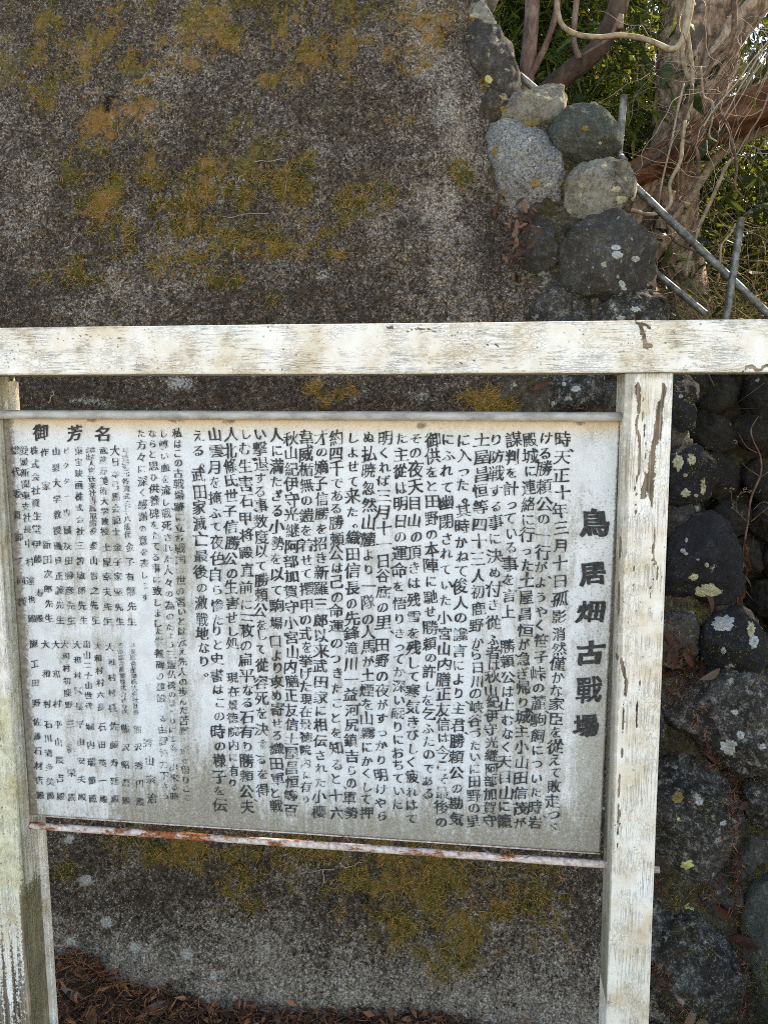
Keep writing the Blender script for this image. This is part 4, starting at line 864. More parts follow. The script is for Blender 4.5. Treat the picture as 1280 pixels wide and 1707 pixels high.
SMALL = [  # (text, x0,y0,x1,y1,size,fade)
 ("私はこの古戦場跡に立ち戦国の世の習いとは", 296, 722, 303, 1052, 19, .55), ("云え、先人の歩んだ苦難の道を思ひここ", 303, 1070, 311, 1330, 18, .75),
 ("し尊い血を流し、戦死された人々の為のた", 273, 722, 284, 1046, 18, .7), ("よう三霊仏碑のほとりにお参り出来る時", 285, 1060, 291, 1328, 17, .8),
 ("ならと思ひ供養碑をたてる事に致しまし", 254, 722, 264, 1040, 18, .55), ("た供養碑の建設する由、御協力下さつ", 265, 1052, 276, 1328, 17, .75),
 ("た方々に深く感謝の意を表します", 235, 722, 242, 995, 18, .65), ("秀山宗治", 247, 1238, 254, 1330, 19, .75),
 ("弓道家元各流武芸十八般代", 209, 751, 213, 891, 13, .95), ("金子有鄰先生", 216, 912, 220, 1036, 16, .45),
 ("大日本弓馬会範士", 192, 751, 194, 886, 16, .6), ("金子家堅先生", 196, 912, 200, 1036, 16, .5),
 ("武蔵野美術大学教授", 172, 751, 175, 886, 15, .7), ("土屋幸夫先生", 178, 912, 180, 1036, 16, .5),
 ("会社", 147, 750, 147, 762, 10, .6), ("株式", 155, 750, 155, 762, 10, .8), ("人物往来社専属取締役", 153, 772, 156, 885, 15, .5), ("泰山哲之先生", 156, 910, 159, 1034, 16, .3),
 ("東宝映画株式会社", 131, 751, 134, 885, 15, .6), ("三笘敏郎先生", 133, 910, 139, 1034, 16, .5),
 ("ビクター専属", 111, 751, 113, 884, 15, .45), ("灰田勝彦先生", 113, 910, 119, 1034, 16, .55),
 ("山梨大学教授", 94, 753, 96, 884, 15, .4), ("磯貝正義先生", 97, 910, 101, 1034, 16, .45),
 ("作家", 75, 754, 77, 810, 16, .25), ("新田次郎先生", 79, 908, 83, 1031, 16, .4),
 ("株式会社資生堂", 58, 751, 62, 882, 16, .3), ("伊藤", 62, 908, 63, 932, 16, .3), ("寿殿", 66, 988, 67, 1031, 15, .4),
 ("愛媛新聞東支社長", 40, 751, 46, 882, 16, .3), ("中村達也殿", 49, 905, 54, 1031, 16, .2),
 ("総代委員御一同様", 25, 751, 37, 1003, 17, .25),
 ("施工田野", 57, 1073, 61, 1172, 16, .2), ("佐藤石材店殿", 62, 1203, 67, 1326, 16, .25), ("大和村", 75, 1074, 79, 1173, 16, .25), ("石川清多美殿", 80, 1207, 85, 1327, 16, .25),
 ("大和村", 93, 1075, 96, 1173, 15, .35), ("平山辰吉殿", 97, 1207, 102, 1327, 16, .45), ("大和村初鹿野", 109, 1074, 115, 1175, 15, .4), ("三品栄殿", 117, 1207, 120, 1329, 16, .35),
 ("大和村区長", 128, 1075, 132, 1177, 15, .45), ("平山安夫殿", 134, 1207, 138, 1329, 16, .35), ("出山二十山世代", 145, 1074, 149, 1177, 15, .6), ("堀内瑞節殿", 151, 1211, 155, 1331, 16, .35),
 ("大和村村六長", 164, 1077, 169, 1179, 14, .55), ("石田英一殿", 170, 1211, 173, 1332, 16, .35), ("大和村村長", 184, 1078, 188, 1180, 15, .4), ("佐藤寿延殿", 190, 1211, 192, 1332, 16, .35),
 ("西山総合産業株式会社専務", 201, 1076, 208, 1187, 12, .75), ("熊沢昭吾殿", 209, 1215, 211, 1335, 16, .5), ("甲斐総合産業株式会社社長", 221, 1076, 227, 1187, 12, .7), ("熊沢秀円殿", 229, 1215, 234, 1337, 16, .4)]
TITLE = [("鳥", 990, 871, 47), ("居", 987, 956, 40), ("畑", 984, 1020, 42), ("古", 983, 1088, 42), ("戰", 980, 1150, 42), ("場", 975, 1210, 40)]
HEAD = [("御", 69, 721, 27), ("芳", 125, 722, 27), ("名", 172, 723, 27)]
chars = sorted(set("".join(t for _, _, s in MAIN for t, _, _ in s)+"".join(t[0] for t in SMALL+TITLE+HEAD)))
def glyphs():
    cu = bpy.data.curves.new('glyph_source', 'FONT'); cu.body = "".join(chars); cu.fill_mode = 'NONE'; cu.resolution_u = 3
    o = bpy.data.objects.new('glyph_source', cu); COL.objects.link(o); dg = bpy.context.evaluated_depsgraph_get(); me = o.evaluated_get(dg).to_mesh()
    co_ = np.zeros(len(me.vertices)*3); me.vertices.foreach_get('co', co_); co_ = co_.reshape(-1, 3)[:, :2]
    ed = np.zeros(len(me.edges)*2, int); me.edges.foreach_get('vertices', ed); ed = ed.reshape(-1, 2)
    nxt = {}; 
    for a, b in ed: nxt.setdefault(a, []).append(b); nxt.setdefault(b, []).append(a)
    seen = set(); out = {c: [] for c in chars}
    for s in range(len(co_)):
        if s in seen or s not in nxt: continue
        lp = [s]; seen.add(s); cur = s+1 if (s+1) in nxt[s] else nxt[s][0]
        while cur not in seen:
            lp.append(cur); seen.add(cur); c = [q for q in nxt[cur] if q not in seen]; cur = c[0] if c else s
        if len(lp) < 3: continue
        L = co_[lp]; i = int(math.floor((L[:, 0].min()+L[:, 0].max())/2)); i = min(max(i, 0), len(chars)-1)
        out[chars[i]].append(L-[i+.5, .38])
    bpy.data.objects.remove(o); bpy.data.curves.remove(cu)
    return out
GL = glyphs()
def brush(loops, bold, seed):
    """turn an even-stroked outline into brush writing: thick downstrokes, thin rising cross-strokes, pressed ends"""
    rs = np.random.default_rng(seed); big = max(loops, key=lambda L: abs(area(L))); sgn = 1 if area(big) > 0 else -1
    res = []; ph = rs.random(4)*10
    for L in loops:
        D = []
        for i in range(len(L)):
            a, b = L[i], L[(i+1) % len(L)]; n = max(1, int(np.linalg.norm(b-a)/.11))
            for k in range(n): D.append((a+(b-a)*k/n, k == 0))
        P = np.array([d[0] for d in D]); cr = np.array([d[1] for d in D])
        e1 = np.roll(P, -1, 0)-P; e0 = P-np.roll(P, 1, 0)
        e1 /= np.linalg.norm(e1, axis=1)[:, None]+1e-9; e0 /= np.linalg.norm(e0, axis=1)[:, None]+1e-9
        n0 = np.stack([e0[:, 1], -e0[:, 0]], 1)*sgn; n1 = np.stack([e1[:, 1], -e1[:, 0]], 1)*sgn; N = n0+n1
        N /= np.linalg.norm(N, axis=1)[:, None]+1e-9
        turn = (e0[:, 0]*e1[:, 1]-e0[:, 1]*e1[:, 0])*sgn         # >0 convex
        wv = fbm(P[:, 0]*2.6+ph[0]+5, P[:, 1]*2.6+ph[1]+5, None, 3, 2)-.5
        q_ = 1/(1+max(0, len(loops)-4)*.10); off = .015*np.abs(N[:, 0])**1.5*q_-.013*np.abs(N[:, 1])**2+(wv*.085+bold)*q_
        conv = (turn > .5)
        tl = conv & (N[:, 0] < 0) & (N[:, 1] > 0); brn = conv & (N[:, 0] > 0) & (N[:, 1] < 0); tr_ = conv & (N[:, 0] > 0) & (N[:, 1] > 0); bl_ = conv & (N[:, 0] < 0) & (N[:, 1] < 0)
        off = off+(tl*.034+brn*.038+tr_*.014-bl_*.012)*q_
        Q = P+N*off[:, None]
        Q = Q.copy(); Q[:, 1] += .11*Q[:, 0]+.03*np.sin(Q[:, 0]*3+ph[2])*1; Q[:, 0] += .035*np.sin(Q[:, 1]*3.2+ph[3])
        res.append(Q)
    return res
def area(L): x, y = L[:, 0], L[:, 1]; return .5*np.sum(x*np.roll(y, -1)-np.roll(x, -1)*y)
KANA = lambda c: '\u3040' <= c <= '\u30ff'
PXM = None
tn = [0]
def text_obj(name, items, fade):
    """items: (char, px, py, size_px, bold)"""
    org = atY(items[0][1], items[0][2], YP); C_, F_, n0 = [], [], 0
    for (c, px, py, sz, bold) in items:
        tn[0] += 1; P = atY(px, py, YP)-org; loops = brush(GL[c], bold, tn[0]); vs, es = [], []
        for L in loops:
            k = len(vs); vs += [Vector(q) for q in L]; es += [(k+a, k+(a+1) % len(L)) for a in range(len(L))]
        ov, oe, of = delaunay_2d_cdt(vs, es, [], 0, 1e-5)[:3]
        ov = np.array(ov); of = np.array([f for f in of if len(f) == 3]); cen = ov[of].mean(1); wn_ = np.zeros(len(cen))
        for L in loops:
            A, B = L[None], np.roll(L, -1, 0)[None]; x, y = cen[:, 0, None], cen[:, 1, None]
            up = (A[..., 1] <= y) & (B[..., 1] > y); dn = (A[..., 1] > y) & (B[..., 1] <= y)
            cr = (B[..., 0]-A[..., 0])*(y-A[..., 1])-(x-A[..., 0])*(B[..., 1]-A[..., 1])
            wn_ += (up & (cr > 0)).sum(1)-(dn & (cr < 0)).sum(1)
        ra = random.gauss(0, .035); sx_, sy__ = random.gauss(1, .05), random.gauss(1, .05); ov = ov*[sx_, sy__]@np.array([[math.cos(ra), math.sin(ra)], [-math.sin(ra), math.cos(ra)]]); of = of[np.abs(wn_) > .5]; F_.append(of+n0); n0 += len(ov); C_.append(ov*sz*PS+[P[0], P[2]])
    c_ = np.vstack(C_); F_ = np.vstack(F_); us = np.unique(F_); mp = np.zeros(len(c_), int); mp[us] = np.arange(len(us)); c_ = c_[us]; F_ = mp[F_]; n = len(c_)
    W_ = np.stack([c_[:, 0]+org[0], np.full(n, YP-.0022), c_[:, 1]+org[2]], -1)
    u = (W_[:, 0]-xl)/(xr-xl); vv = (ztp-W_[:, 2])/(ztp-zbt)
    f = fade+.30*(fbm(u*22+3, vv*16+3, None, 9, 3)-.5)+.16*sstep(.25, .95, vv)+.30*sstep(.58, .75, fbm(u*30, vv*22, None, 61, 3))
    off = np.array(panel.location)+np.array(nb.location)
    m = bpy.data.meshes.new(name); m.from_pydata((W_-off).tolist(), [], F_[:, ::-1].tolist()); m.materials.append(M_TEXT)
    at = m.attributes.new('tint', 'FLOAT', 'POINT'); at.data.foreach_set('value', f.astype(np.float32)); link(name, m, panel)
PS = YP/F_PX*1.0*1.03
def lay(s, x0, y0, x1, y1, sz, bold=0.0, jit=.9):
    slots = [c for c in s if c != '、']; n = len(slots); it = []; i = -1; last = (x0, y0)
    # kana take a little less room than kanji
    wt = np.array([.86 if KANA(c) else 1.0 for c in slots]); wt = np.array([.6 if c == '。' else q for c, q in zip(slots, wt)])
    cum = np.cumsum(wt)-wt/2; cum = (cum-cum[0])/max(1e-6, cum[-1]-cum[0]) if n > 1 else np.zeros(1)
    pitch = (y1-y0)/max(1, n-1) if n > 1 else sz
    for c in s:
        if c == '、':
            px, py = last; it.append((c, px+sz*.85, py+pitch*.35+1, sz*.8, bold)); continue
        i += 1; t = cum[i]; px, py = x0+(x1-x0)*t+random.gauss(0, jit), y0+(y1-y0)*t+random.gauss(0, jit*.6)
        k = .82 if KANA(c) else 1.0
        if c in 'っょゃゅつ' and c == 'っ': k = .8
        z = sz*k*random.uniform(.95, 1.05); z = min(z, pitch*1.10) if n > 1 else z
        if c == '。': px += sz*.45; py -= sz*.1
        it.append((c, px, py, z, bold)); last = (px, py)
    return it
ya, yb = 730, 1370
for (xa, xb, segs) in MAIN:
    for (s, y0, y1) in segs:
        X0 = xa+(xb-xa)*(y0-ya)/(yb-ya); X1 = xa+(xb-xa)*(y1-ya)/(yb-ya)
        text_obj('text_column', lay(s, X0, y0, X1, y1, 25.5 if y0 < 1100 else 20.5, .003), .01)
for (s, x0, y0, x1, y1, sz, fd) in SMALL:
    it = lay(s, x0, y0, x1, y1, sz, .0, .4)
    if len(s) > 1 and (y1-y0)/(len(s)-1) > 1.15*sz:
        for q in it: text_obj('character', [q], fd*.60-.17)
    else: text_obj('text_column', it, fd*.60-.17)
for c, x, y, s in TITLE: text_obj('title_character', [(c, x, y, s, .040)], -.10)
for c, x, y, s in HEAD: text_obj('heading_character', [(c, x, y, s, .022)], -.10)

# ------------------------------------------------------------------ pipe railing
pr = empty('pipe_railing', (1.0, 2.85, 1.5)); tag(pr, 'galvanised pipe railing stepping down the slope behind the boulders at upper right', 'railing')
YR = 2.86
def pp(px, py, Y): return atY(px, py, Y)
def px2m(w_, Y): return w_*Y/F_PX*.5
def pipe(name, a, b, w_, Y, Y2=None):
    w_ *= .86; P0, P1 = pp(*a, Y), pp(*b, Y2 or Y); V, F = tube_geo(np.array([P0+(P1-P0)*t for t in np.linspace(0, 1, 8)]), px2m(w_, Y), 14, 0, 0, False)
    q = MB(); q.add(V, F); Vi, Fi = tube_geo(np.array([P0, P0+(P1-P0)*.9]), px2m(w_, Y)*.86, 14, 0, 0, False); q.add(Vi, [f[:, ::-1] for f in Fi])
    # rim
    s = 14; 
    k = np.arange(s); k2 = (k+1) % s; q.Q.append(np.stack([k, k2, len(V)+k2, len(V)+k], -1))
    return q.build(name, M_GALV, pr)
pipe('post', (1040, 158), (1026, 310), 13, YR-.06); pipe('post', (1236, 362), (1200, 600), 13, YR-.03, YR-.03)
pipe('rail', (1028, 282), (1300, 542), 13.5, YR+.02, YR+.02); pipe('rail', (1070, 436), (1175, 522), 12, YR+.02, YR+.02); pipe('rail', (864, 124), (960, 205), 13, 2.80, 2.86)
V, F = tube_geo(np.array([pp(1031, 258, YR-.06), pp(1030, 270, YR-.06)]), px2m(17, YR), 14); q = MB(); q.add(V, F); V, F = tube_geo(np.array([pp(1036, 262, YR-.09), pp(1042, 266, YR)]), px2m(8, YR), 8); q.add(V, F); q.build('clamp', M_GALV, pr)

# ------------------------------------------------------------------ trees, vines
def pxtube(name, pts, Y, mat, parent=None, seg=12, rough=.08, seed=1, freq=8, sub=6, dY=0):
    P = [atY(p[0], p[1], Y+dY*i/(len(pts)-1)+(p[3] if len(p) > 3 else 0)) for i, p in enumerate(pts)]; R = [px2m(p[2], Y) for p in pts]
    return tube(name, P, R, mat, parent, seg, rough, seed, freq, sub)
def treeroot(name, base, label, cat='tree', group=None):
    return tag(empty(name, base), label, cat, group)
YT = 4.1
bt = treeroot('tree', atY(1130, 520, YT), 'big pale mottled tree trunk at upper right, wrapped in hanging vines')
pxtube('trunk', [(1215, -420, 130), (1195, -160, 122), (1178, 0, 118), (1160, 110, 112), (1138, 210, 96), (1118, 290, 88), (1118, 360, 84), (1130, 430, 78), (1142, 500, 74), (1148, 570, 90)], YT, M_BARK, bt, 40, .10, 3, 5, 10)
pxtube('limb', [(1330, -90, 46), (1240, 30, 44), (1180, 125, 36), (1145, 195, 34), (1095, 270, 32), (1060, 340, 34), (1040, 400, 34), (1030, 460, 40)], YT-.28, M_BARK, bt, 20, .12, 4, 8, 8)
pxtube('root', [(1110, 320, 50), (1085, 370, 46), (1060, 425, 42), (1035, 480, 46)], YT-.12, M_BARK, bt, 18, .16, 6, 8, 6)
pxtube('root', [(1120, 340, 40), (1100, 400, 30), (1075, 445, 24), (1065, 490, 24)], YT-.25, M_BARK, bt, 14, .16, 7, 8, 6)
pxtube('limb', [(1100, -60, 34), (1060, -110, 30), (1000, -200, 24)], YT, M_BARK, bt, 12, .1, 9)
def crown(parent, n, cpx, spread, L, W_, mat, tb=.5, ts=.2, clump=40, clr=.35, Y=None, sc3=(1, 1, .7)):
    C = np.array([np.array(c) for c in cpx]); b = MB()
    cl = C[rng.integers(len(C), size=clump)]+rng.normal(size=(clump, 3))*np.array(spread)
    id_ = rng.integers(clump, size=n); P = cl[id_]+rng.normal(size=(n, 3))*clr*np.array(sc3)
    D = rdir(n, -.35); V, F = blades(P, D, rdir(n), rng.uniform(.6, 1.2, n)*L, rng.uniform(.7, 1.2, n)*W_, .2)
    t = np.clip(tb+rng.normal(size=n)*ts+(rng.random(clump)[id_]-.5)*.4, 0, 1); b.add(V, F, np.repeat(t, 5)); return b.build('foliage', mat, parent, False)
crown(bt, 9000, [atY(1150, -900, YT), atY(1330, -800, YT), atY(980, -850, YT)], (.7, .7, .3), .09, .035, M_CON, .5, .25)
rl_ = treeroot('fallen_trunk', atY(1040, 320, 3.75), 'rotten reddish brown fallen trunk leaning across the big pale tree', 'dead trunk')
pxtube('log', [(1420, 110, 70), (1330, 150, 66), (1270, 172, 60), (1215, 200, 58), (1160, 232, 54), (1110, 262, 50), (1060, 290, 40), (1025, 318, 24)], 3.72, M_ROT, rl_, 26, .22, 11, 9, 9)
pxtube('branch', [(1150, 222, 10), (1110, 250, 12), (1070, 275, 10), (1040, 295, 6)], 3.55, M_DBARK, rl_, 8, .15, 2)
dt = treeroot('tree', atY(890, 190, 3.45), 'smooth dark brown trunk curving up to the right behind the boulders')
pxtube('trunk', [(880, 215, 34), (905, 165, 33), (930, 135, 31), (965, 108, 30), (1000, 75, 30), (1025, 25, 30), (1040, -30, 28), (1075, -140, 24)], 3.45, M_DBARK, dt, 18, .05, 13, 6, 8)
pxtube('branch', [(966, 98, 11), (957, 70, 8), (958, 30, 9), (966, -40, 9)], 3.42, M_RBARK, dt, 8, .08, 3)
pxtube('branch', [(1032, 48, 12), (1034, 25, 8), (1015, 62, 6), (970, 92, 4)], 3.36, M_RBARK, dt, 8, .08, 4)
rt_ = treeroot('tree', atY(872, 190, 3.3), 'slender reddish grey trunk rising straight behind the highest boulder')
pxtube('trunk', [(868, 230, 26), (872, 170, 26), (880, 100, 24), (886, 30, 22), (888, -40, 21), (892, -160, 20)], 3.3, M_RBARK, rt_, 16, .05, 15, 6, 8)
pxtube('branch', [(878, 135, 10), (895, 105, 11), (915, 60, 9), (928, 10, 9), (935, -60, 8)], 3.28, M_RBARK, rt_, 10, .10, 5)
ct = treeroot('cedar_tree', atY(960, 220, 5.2), 'shaggy brown cedar trunk standing behind the curved dark trunk')
pxtube('trunk', [(945, 330, 66), (958, 200, 60), (975, 110, 54), (992, 20, 50), (1005, -60, 46), (1020, -260, 40)], 5.2, M_CBARK, ct, 24, .14, 17, 14, 8)
crown(ct, 6000, [atY(1005, -350, 5.2), atY(960, -380, 5.4)], (.7, .6, .4), .10, .03, M_CON, .4, .2)
c2 = treeroot('cedar_tree.001', atY(1060, 300, 7.5), 'thin dark cedar trunk seen through leaves between two trunks'); c2.name = 'cedar_tree'
pxtube('trunk', [(1055, 340, 26), (1060, 150, 26), (1068, 0, 22), (1075, -200, 18)], 7.5, M_CBARK, c2, 12, .12, 19, 8, 6)
pxtube('branch', [(1062, 30, 6), (1100, 45, 6), (1140, 70, 8), (1180, 60, 5)], 7.4, M_CBARK, c2, 8, .12, 3)
crown(c2, 2600, [atY(1090, 10, 7.6), atY(1020, 60, 7.6), atY(1080, -150, 7.5)], (.8, .5, .5), .09, .018, M_CON, .45, .3, 50, .2)
c3 = treeroot('cedar_tree', atY(905, 300, 6.5), 'dim brown trunk half hidden in bamboo above the pale flat stone')
pxtube('trunk', [(915, 330, 30), (920, 160, 26), (935, 0, 24), (945, -200, 20)], 6.5, M_CBARK, c3, 12, .12, 23, 8, 6)
c4 = treeroot('cedar_tree', atY(1010, 330, 6.0), 'reddish dead-leaved trunk seen just left of the upright railing post')
pxtube('trunk', [(970, 330, 26), (975, 200, 24), (985, 120, 20), (1000, 20, 16)], 5.9, M_CBARK, c4, 12, .15, 29, 10, 6)
bl = treeroot('bare_limb', atY(1150, 340, 3.9), 'smooth beige bare limb rising to the right edge below the rotten trunk', 'branch')
pxtube('stem', [(1140, 345, 14), (1165, 305, 14), (1195, 262, 15), (1235, 235, 14), (1290, 212, 13), (1360, 190, 12)], 3.85, M_VINE, bl, 10, .08, 2)
gl = treeroot('bare_limb', atY(1190, 216, 3.85), 'thin grey bare limb level under the rotten trunk at the right edge', 'branch')
pxtube('stem', [(1180, 222, 9), (1205, 212, 11), (1250, 208, 10), (1310, 196, 9)], 3.82, M_GALV, gl, 8, .1, 3)
VN = [('pale thick vine looping across between the dark trunk and the big tree', [(927, -30, 7), (929, 15, 8), (938, 42, 8), (962, 57, 8), (1000, 61, 8), (1030, 58, 8), (1065, 62, 8), (1095, 72, 8), (1118, 82, 9), (1134, 72, 9), (1143, 45, 11), (1150, 0, 13), (1150, -60, 12)], 3.2, M_VINE),
 ('double pale vine hanging down the front of the big tree', [(1144, 40, 9), (1138, 75, 7), (1138, 100, 7), (1148, 130, 7), (1153, 142, 6)], 3.35, M_VINE),
 ('short pale vine beside the double vine on the big tree', [(1144, 40, 6), (1150, 85, 6), (1154, 120, 6), (1153, 142, 7), (1150, 180, 8), (1146, 200, 7)], 3.32, M_VINE),
 ('dark vine bending in an elbow over the rotten trunk', [(1153, 140, 5), (1152, 165, 5), (1143, 185, 6), (1137, 215, 6), (1137, 232, 6), (1155, 240, 5), (1163, 260, 6), (1163, 290, 5), (1150, 320, 5), (1125, 350, 5), (1113, 370, 4), (1113, 380, 4), (1125, 402, 4), (1160, 418, 4), (1200, 428, 3), (1290, 438, 3)], 3.15, M_VINED),
 ('tan vine dropping to the rail and curling left to the lichened boulder', [(1142, 200, 5), (1137, 240, 6), (1133, 270, 6), (1116, 306, 6), (1118, 335, 6), (1108, 350, 6), (1080, 357, 6), (1055, 350, 6), (1040, 352, 5), (1034, 372, 4)], 3.05, M_VINE),
 ('straight thin tan vine hanging left of the elbowed dark vine', [(1140, 138, 2.5), (1130, 180, 3), (1118, 240, 3), (1106, 290, 3), (1100, 320, 3), (1098, 345, 2.5)], 3.1, M_VINE),
 ('pale branch falling from the right edge limb past the lower rail', [(1222, 262, 4), (1211, 275, 6), (1200, 300, 6), (1180, 345, 6), (1166, 375, 6), (1158, 400, 6), (1148, 430, 5), (1142, 460, 5)], 3.3, M_VINE),
 ('brown vine dropping from the rotten trunk towards the second railing post', [(1195, 145, 3), (1200, 185, 4), (1213, 210, 5), (1222, 245, 5), (1228, 275, 5), (1225, 310, 4), (1240, 330, 3)], 3.2, M_VINED),
 ('grey brown vine twisting down the upper right of the big tree', [(1222, -30, 9), (1224, 20, 8), (1222, 55, 9), (1205, 78, 9), (1190, 92, 7), (1180, 118, 5), (1165, 140, 4)], 3.4, M_VINED),
 ('thin arc of vine from the big tree to the rotten trunk', [(1168, 110, 3), (1170, 135, 3), (1173, 160, 3), (1188, 172, 3.5), (1187, 200, 3), (1182, 225, 3), (1195, 236, 2.5)], 3.25, M_VINE),
 ('thin twisted dry vine curling beside the second railing post', [(1196, 470, 3), (1200, 440, 3), (1202, 410, 3), (1210, 398, 3), (1218, 388, 3), (1226, 372, 2)], 2.95, M_VINE)]
for lab, pts, Y, m_ in VN:
    o = pxtube('vine', pts, Y, m_, None, 8, .12, int(pts[0][0]), 20, 6); tag(o, lab, 'vine')

# tangle of thin vines and dry twigs (too many to count)
def tangle():
    b = MB()
    for i in range(190):
        Y = random.uniform(2.98, 3.9); x = random.choice([random.gauss(1180, 60), random.uniform(1050, 1340), random.uniform(1120, 1330)]); y = random.uniform(-20, 520)
        if x < 1120 and y > 430: continue
        a = random.uniform(0, 6.28); P = []; w_ = random.uniform(.5, 1.4)
        for k in range(random.randint(5, 12)):
            P.append(atY(x, y, Y)); a += random.gauss(0, .5); x += 18*math.cos(a); y += 18*math.sin(a)+3; Y += random.gauss(0, .03)
        P = catmull(P, 3); V, F = tube_geo(P, np.linspace(1, .4, len(P))*px2m(w_, 3.3), 5, 0, 0, False); b.add(V, F, random.random())
    for i in range(60):   # long hanging straight ones upper right
        Y = random.uniform(3.1, 4.2); x = random.uniform(1180, 1330); y = random.uniform(40, 120); P = []
        sl_ = random.uniform(-.9, -.3)
        for k in range(7): P.append(atY(x, y, Y)); x += sl_*24+random.gauss(0, 3); y += 26
        P = catmull(P, 3); V, F = tube_geo(P, px2m(random.uniform(.8, 2.2), 3.3), 5, 0, 0, False); b.add(V, F, random.random())
    tag(b.build('tangled_vines', M_TWIG, None), 'tangle of thin dry vines and twigs around the big tree and railing', 'vines', kind='stuff')
    # left side sparse
    b = MB(); n = 14000
    X = rng.uniform(.75, 3.0, n); Y = rng.uniform(2.95, 5.5, n); Z = hz(X, Y)+rng.uniform(0, .5, n)*rng.random(n); P = np.stack([X, Y, Z], -1)
    D = rdir(n, .5); D[:, 2] = np.abs(D[:, 2])*.8-.1
    V, F = blades(P, D, rdir(n), rng.uniform(.12, .38, n), rng.uniform(.002, .006, n), rng.uniform(-.8, .8, n)); b.add(V, F, np.repeat(rng.random(n), 5))
    tag(b.build('undergrowth', M_STRAW, None, False), 'dry grass and stalks on the slope behind the pipe railing', 'undergrowth', kind='stuff')
tangle()

# bamboo
def bamboo(x, Y, h, n, label, lean=(0, 0), zl=(1.4, 5.0), tb=.45, lf=1.0):
    z0 = float(hz(np.array([x]), np.array([Y]))[0]); r = treeroot('bamboo', (x, Y, z0), label, 'bamboo', 'bamboo behind the wall')
    P = [(x+lean[0]*t*t*h, Y+lean[1]*t*t*h, z0+h*t) for t in np.linspace(0, 1, 7)]
    tube('culm', P, np.linspace(.018, .008, 7), M_CULM, r, 8, .03, 3, 5, 3)
    # branches with drooping leaf sprays
    b = MB(); ns = n//26; zz = rng.uniform(max(zl[0]-z0, .1), min(zl[1]-z0, h), ns); t = zz/h; base = np.stack([x+lean[0]*t*t*h, Y+lean[1]*t*t*h, z0+zz], -1)
    out = rdir(ns); out[:, 2] = rng.uniform(-.1, .5, ns); out /= np.linalg.norm(out, axis=1)[:, None]; ln = rng.uniform(.25, .85, ns)
    clt = rng.random(ns)
    id_ = np.repeat(np.arange(ns), 26); f = rng.random(len(id_))**.6
    P = base[id_]+out[id_]*(ln[id_]*f)[:, None]; P[:, 2] -= .30*(f*ln[id_])**2; P += rng.normal(size=P.shape)*.05
    D = out[id_]*.6+rdir(len(id_))*.8; D[:, 2] -= .55
    t = np.clip(tb+rng.normal(size=len(id_))*.18+(clt[id_]-.5)*.5, 0, 1)
    V, F = blades(P, D, rdir(len(id_)), rng.uniform(.06, .13, len(id_))*lf, rng.uniform(.009, .016, len(id_))*lf, .25); b.add(V, F, np.repeat(t, 5))
    b.build('foliage', M_BAM, r, False)
    return r
M_CULM = mat_simple('bamboo_culm', [(.35, (.10, .11, .03)), (.5, (.20, .19, .07)), (.65, (.30, .26, .12))], 20, .5, .1, .001, 0, (1, 1, .3))
BP = [(800, 4.6, 'leftmost bamboo above the top boulder', 0), (835, 5.0, 'bamboo left of the slender reddish trunk', 0), (872, 4.3, 'bamboo right behind the slender reddish trunk', 0), (905, 4.8, 'leafy bamboo between the slender trunk and the curved dark trunk', 0),
      (940, 5.5, 'dim far bamboo behind the curved trunk', 0), (972, 4.5, 'bamboo spray hanging just behind the curved dark trunk', 0), (1012, 5.7, 'sunlit bamboo right of the shaggy cedar trunk', 1), (1040, 4.9, 'bright bamboo straight above the upright railing post', 1),
      (1072, 4.5, 'low bright bamboo left of the big pale trunk', 2), (1060, 6.2, 'far sunlit bamboo seen over the upright railing post', 2), (1102, 5.6, 'sparse bamboo touching the left side of the big pale trunk', 2), (1190, 5.2, 'low bamboo right of the big pale trunk', 3),
      (1235, 4.9, 'bamboo behind the second railing post', 3), (1272, 5.7, 'bamboo at the right edge under the grey limb', 3), (1325, 5.0, 'bamboo cut by the right edge', 3), (770, 5.4, 'bamboo mostly hidden by the top of the concrete', 0)]
for i, (px, Y, lab, k) in enumerate(BP):
    x = Y*math.tan(math.atan((px-640)/F_PX)-YAW)
    bamboo(x, Y, 5.5, (4200, 2300, 1600, 1700)[k], lab, (random.uniform(-.05, .05), random.uniform(-.08, .08)), (1.5, (5.2, 4.0, 3.3, 3.0)[k]), (.36, .55, .55, .42)[k], 1.45)  # sunlit clumps get yellower leaves: backlight put into the tint
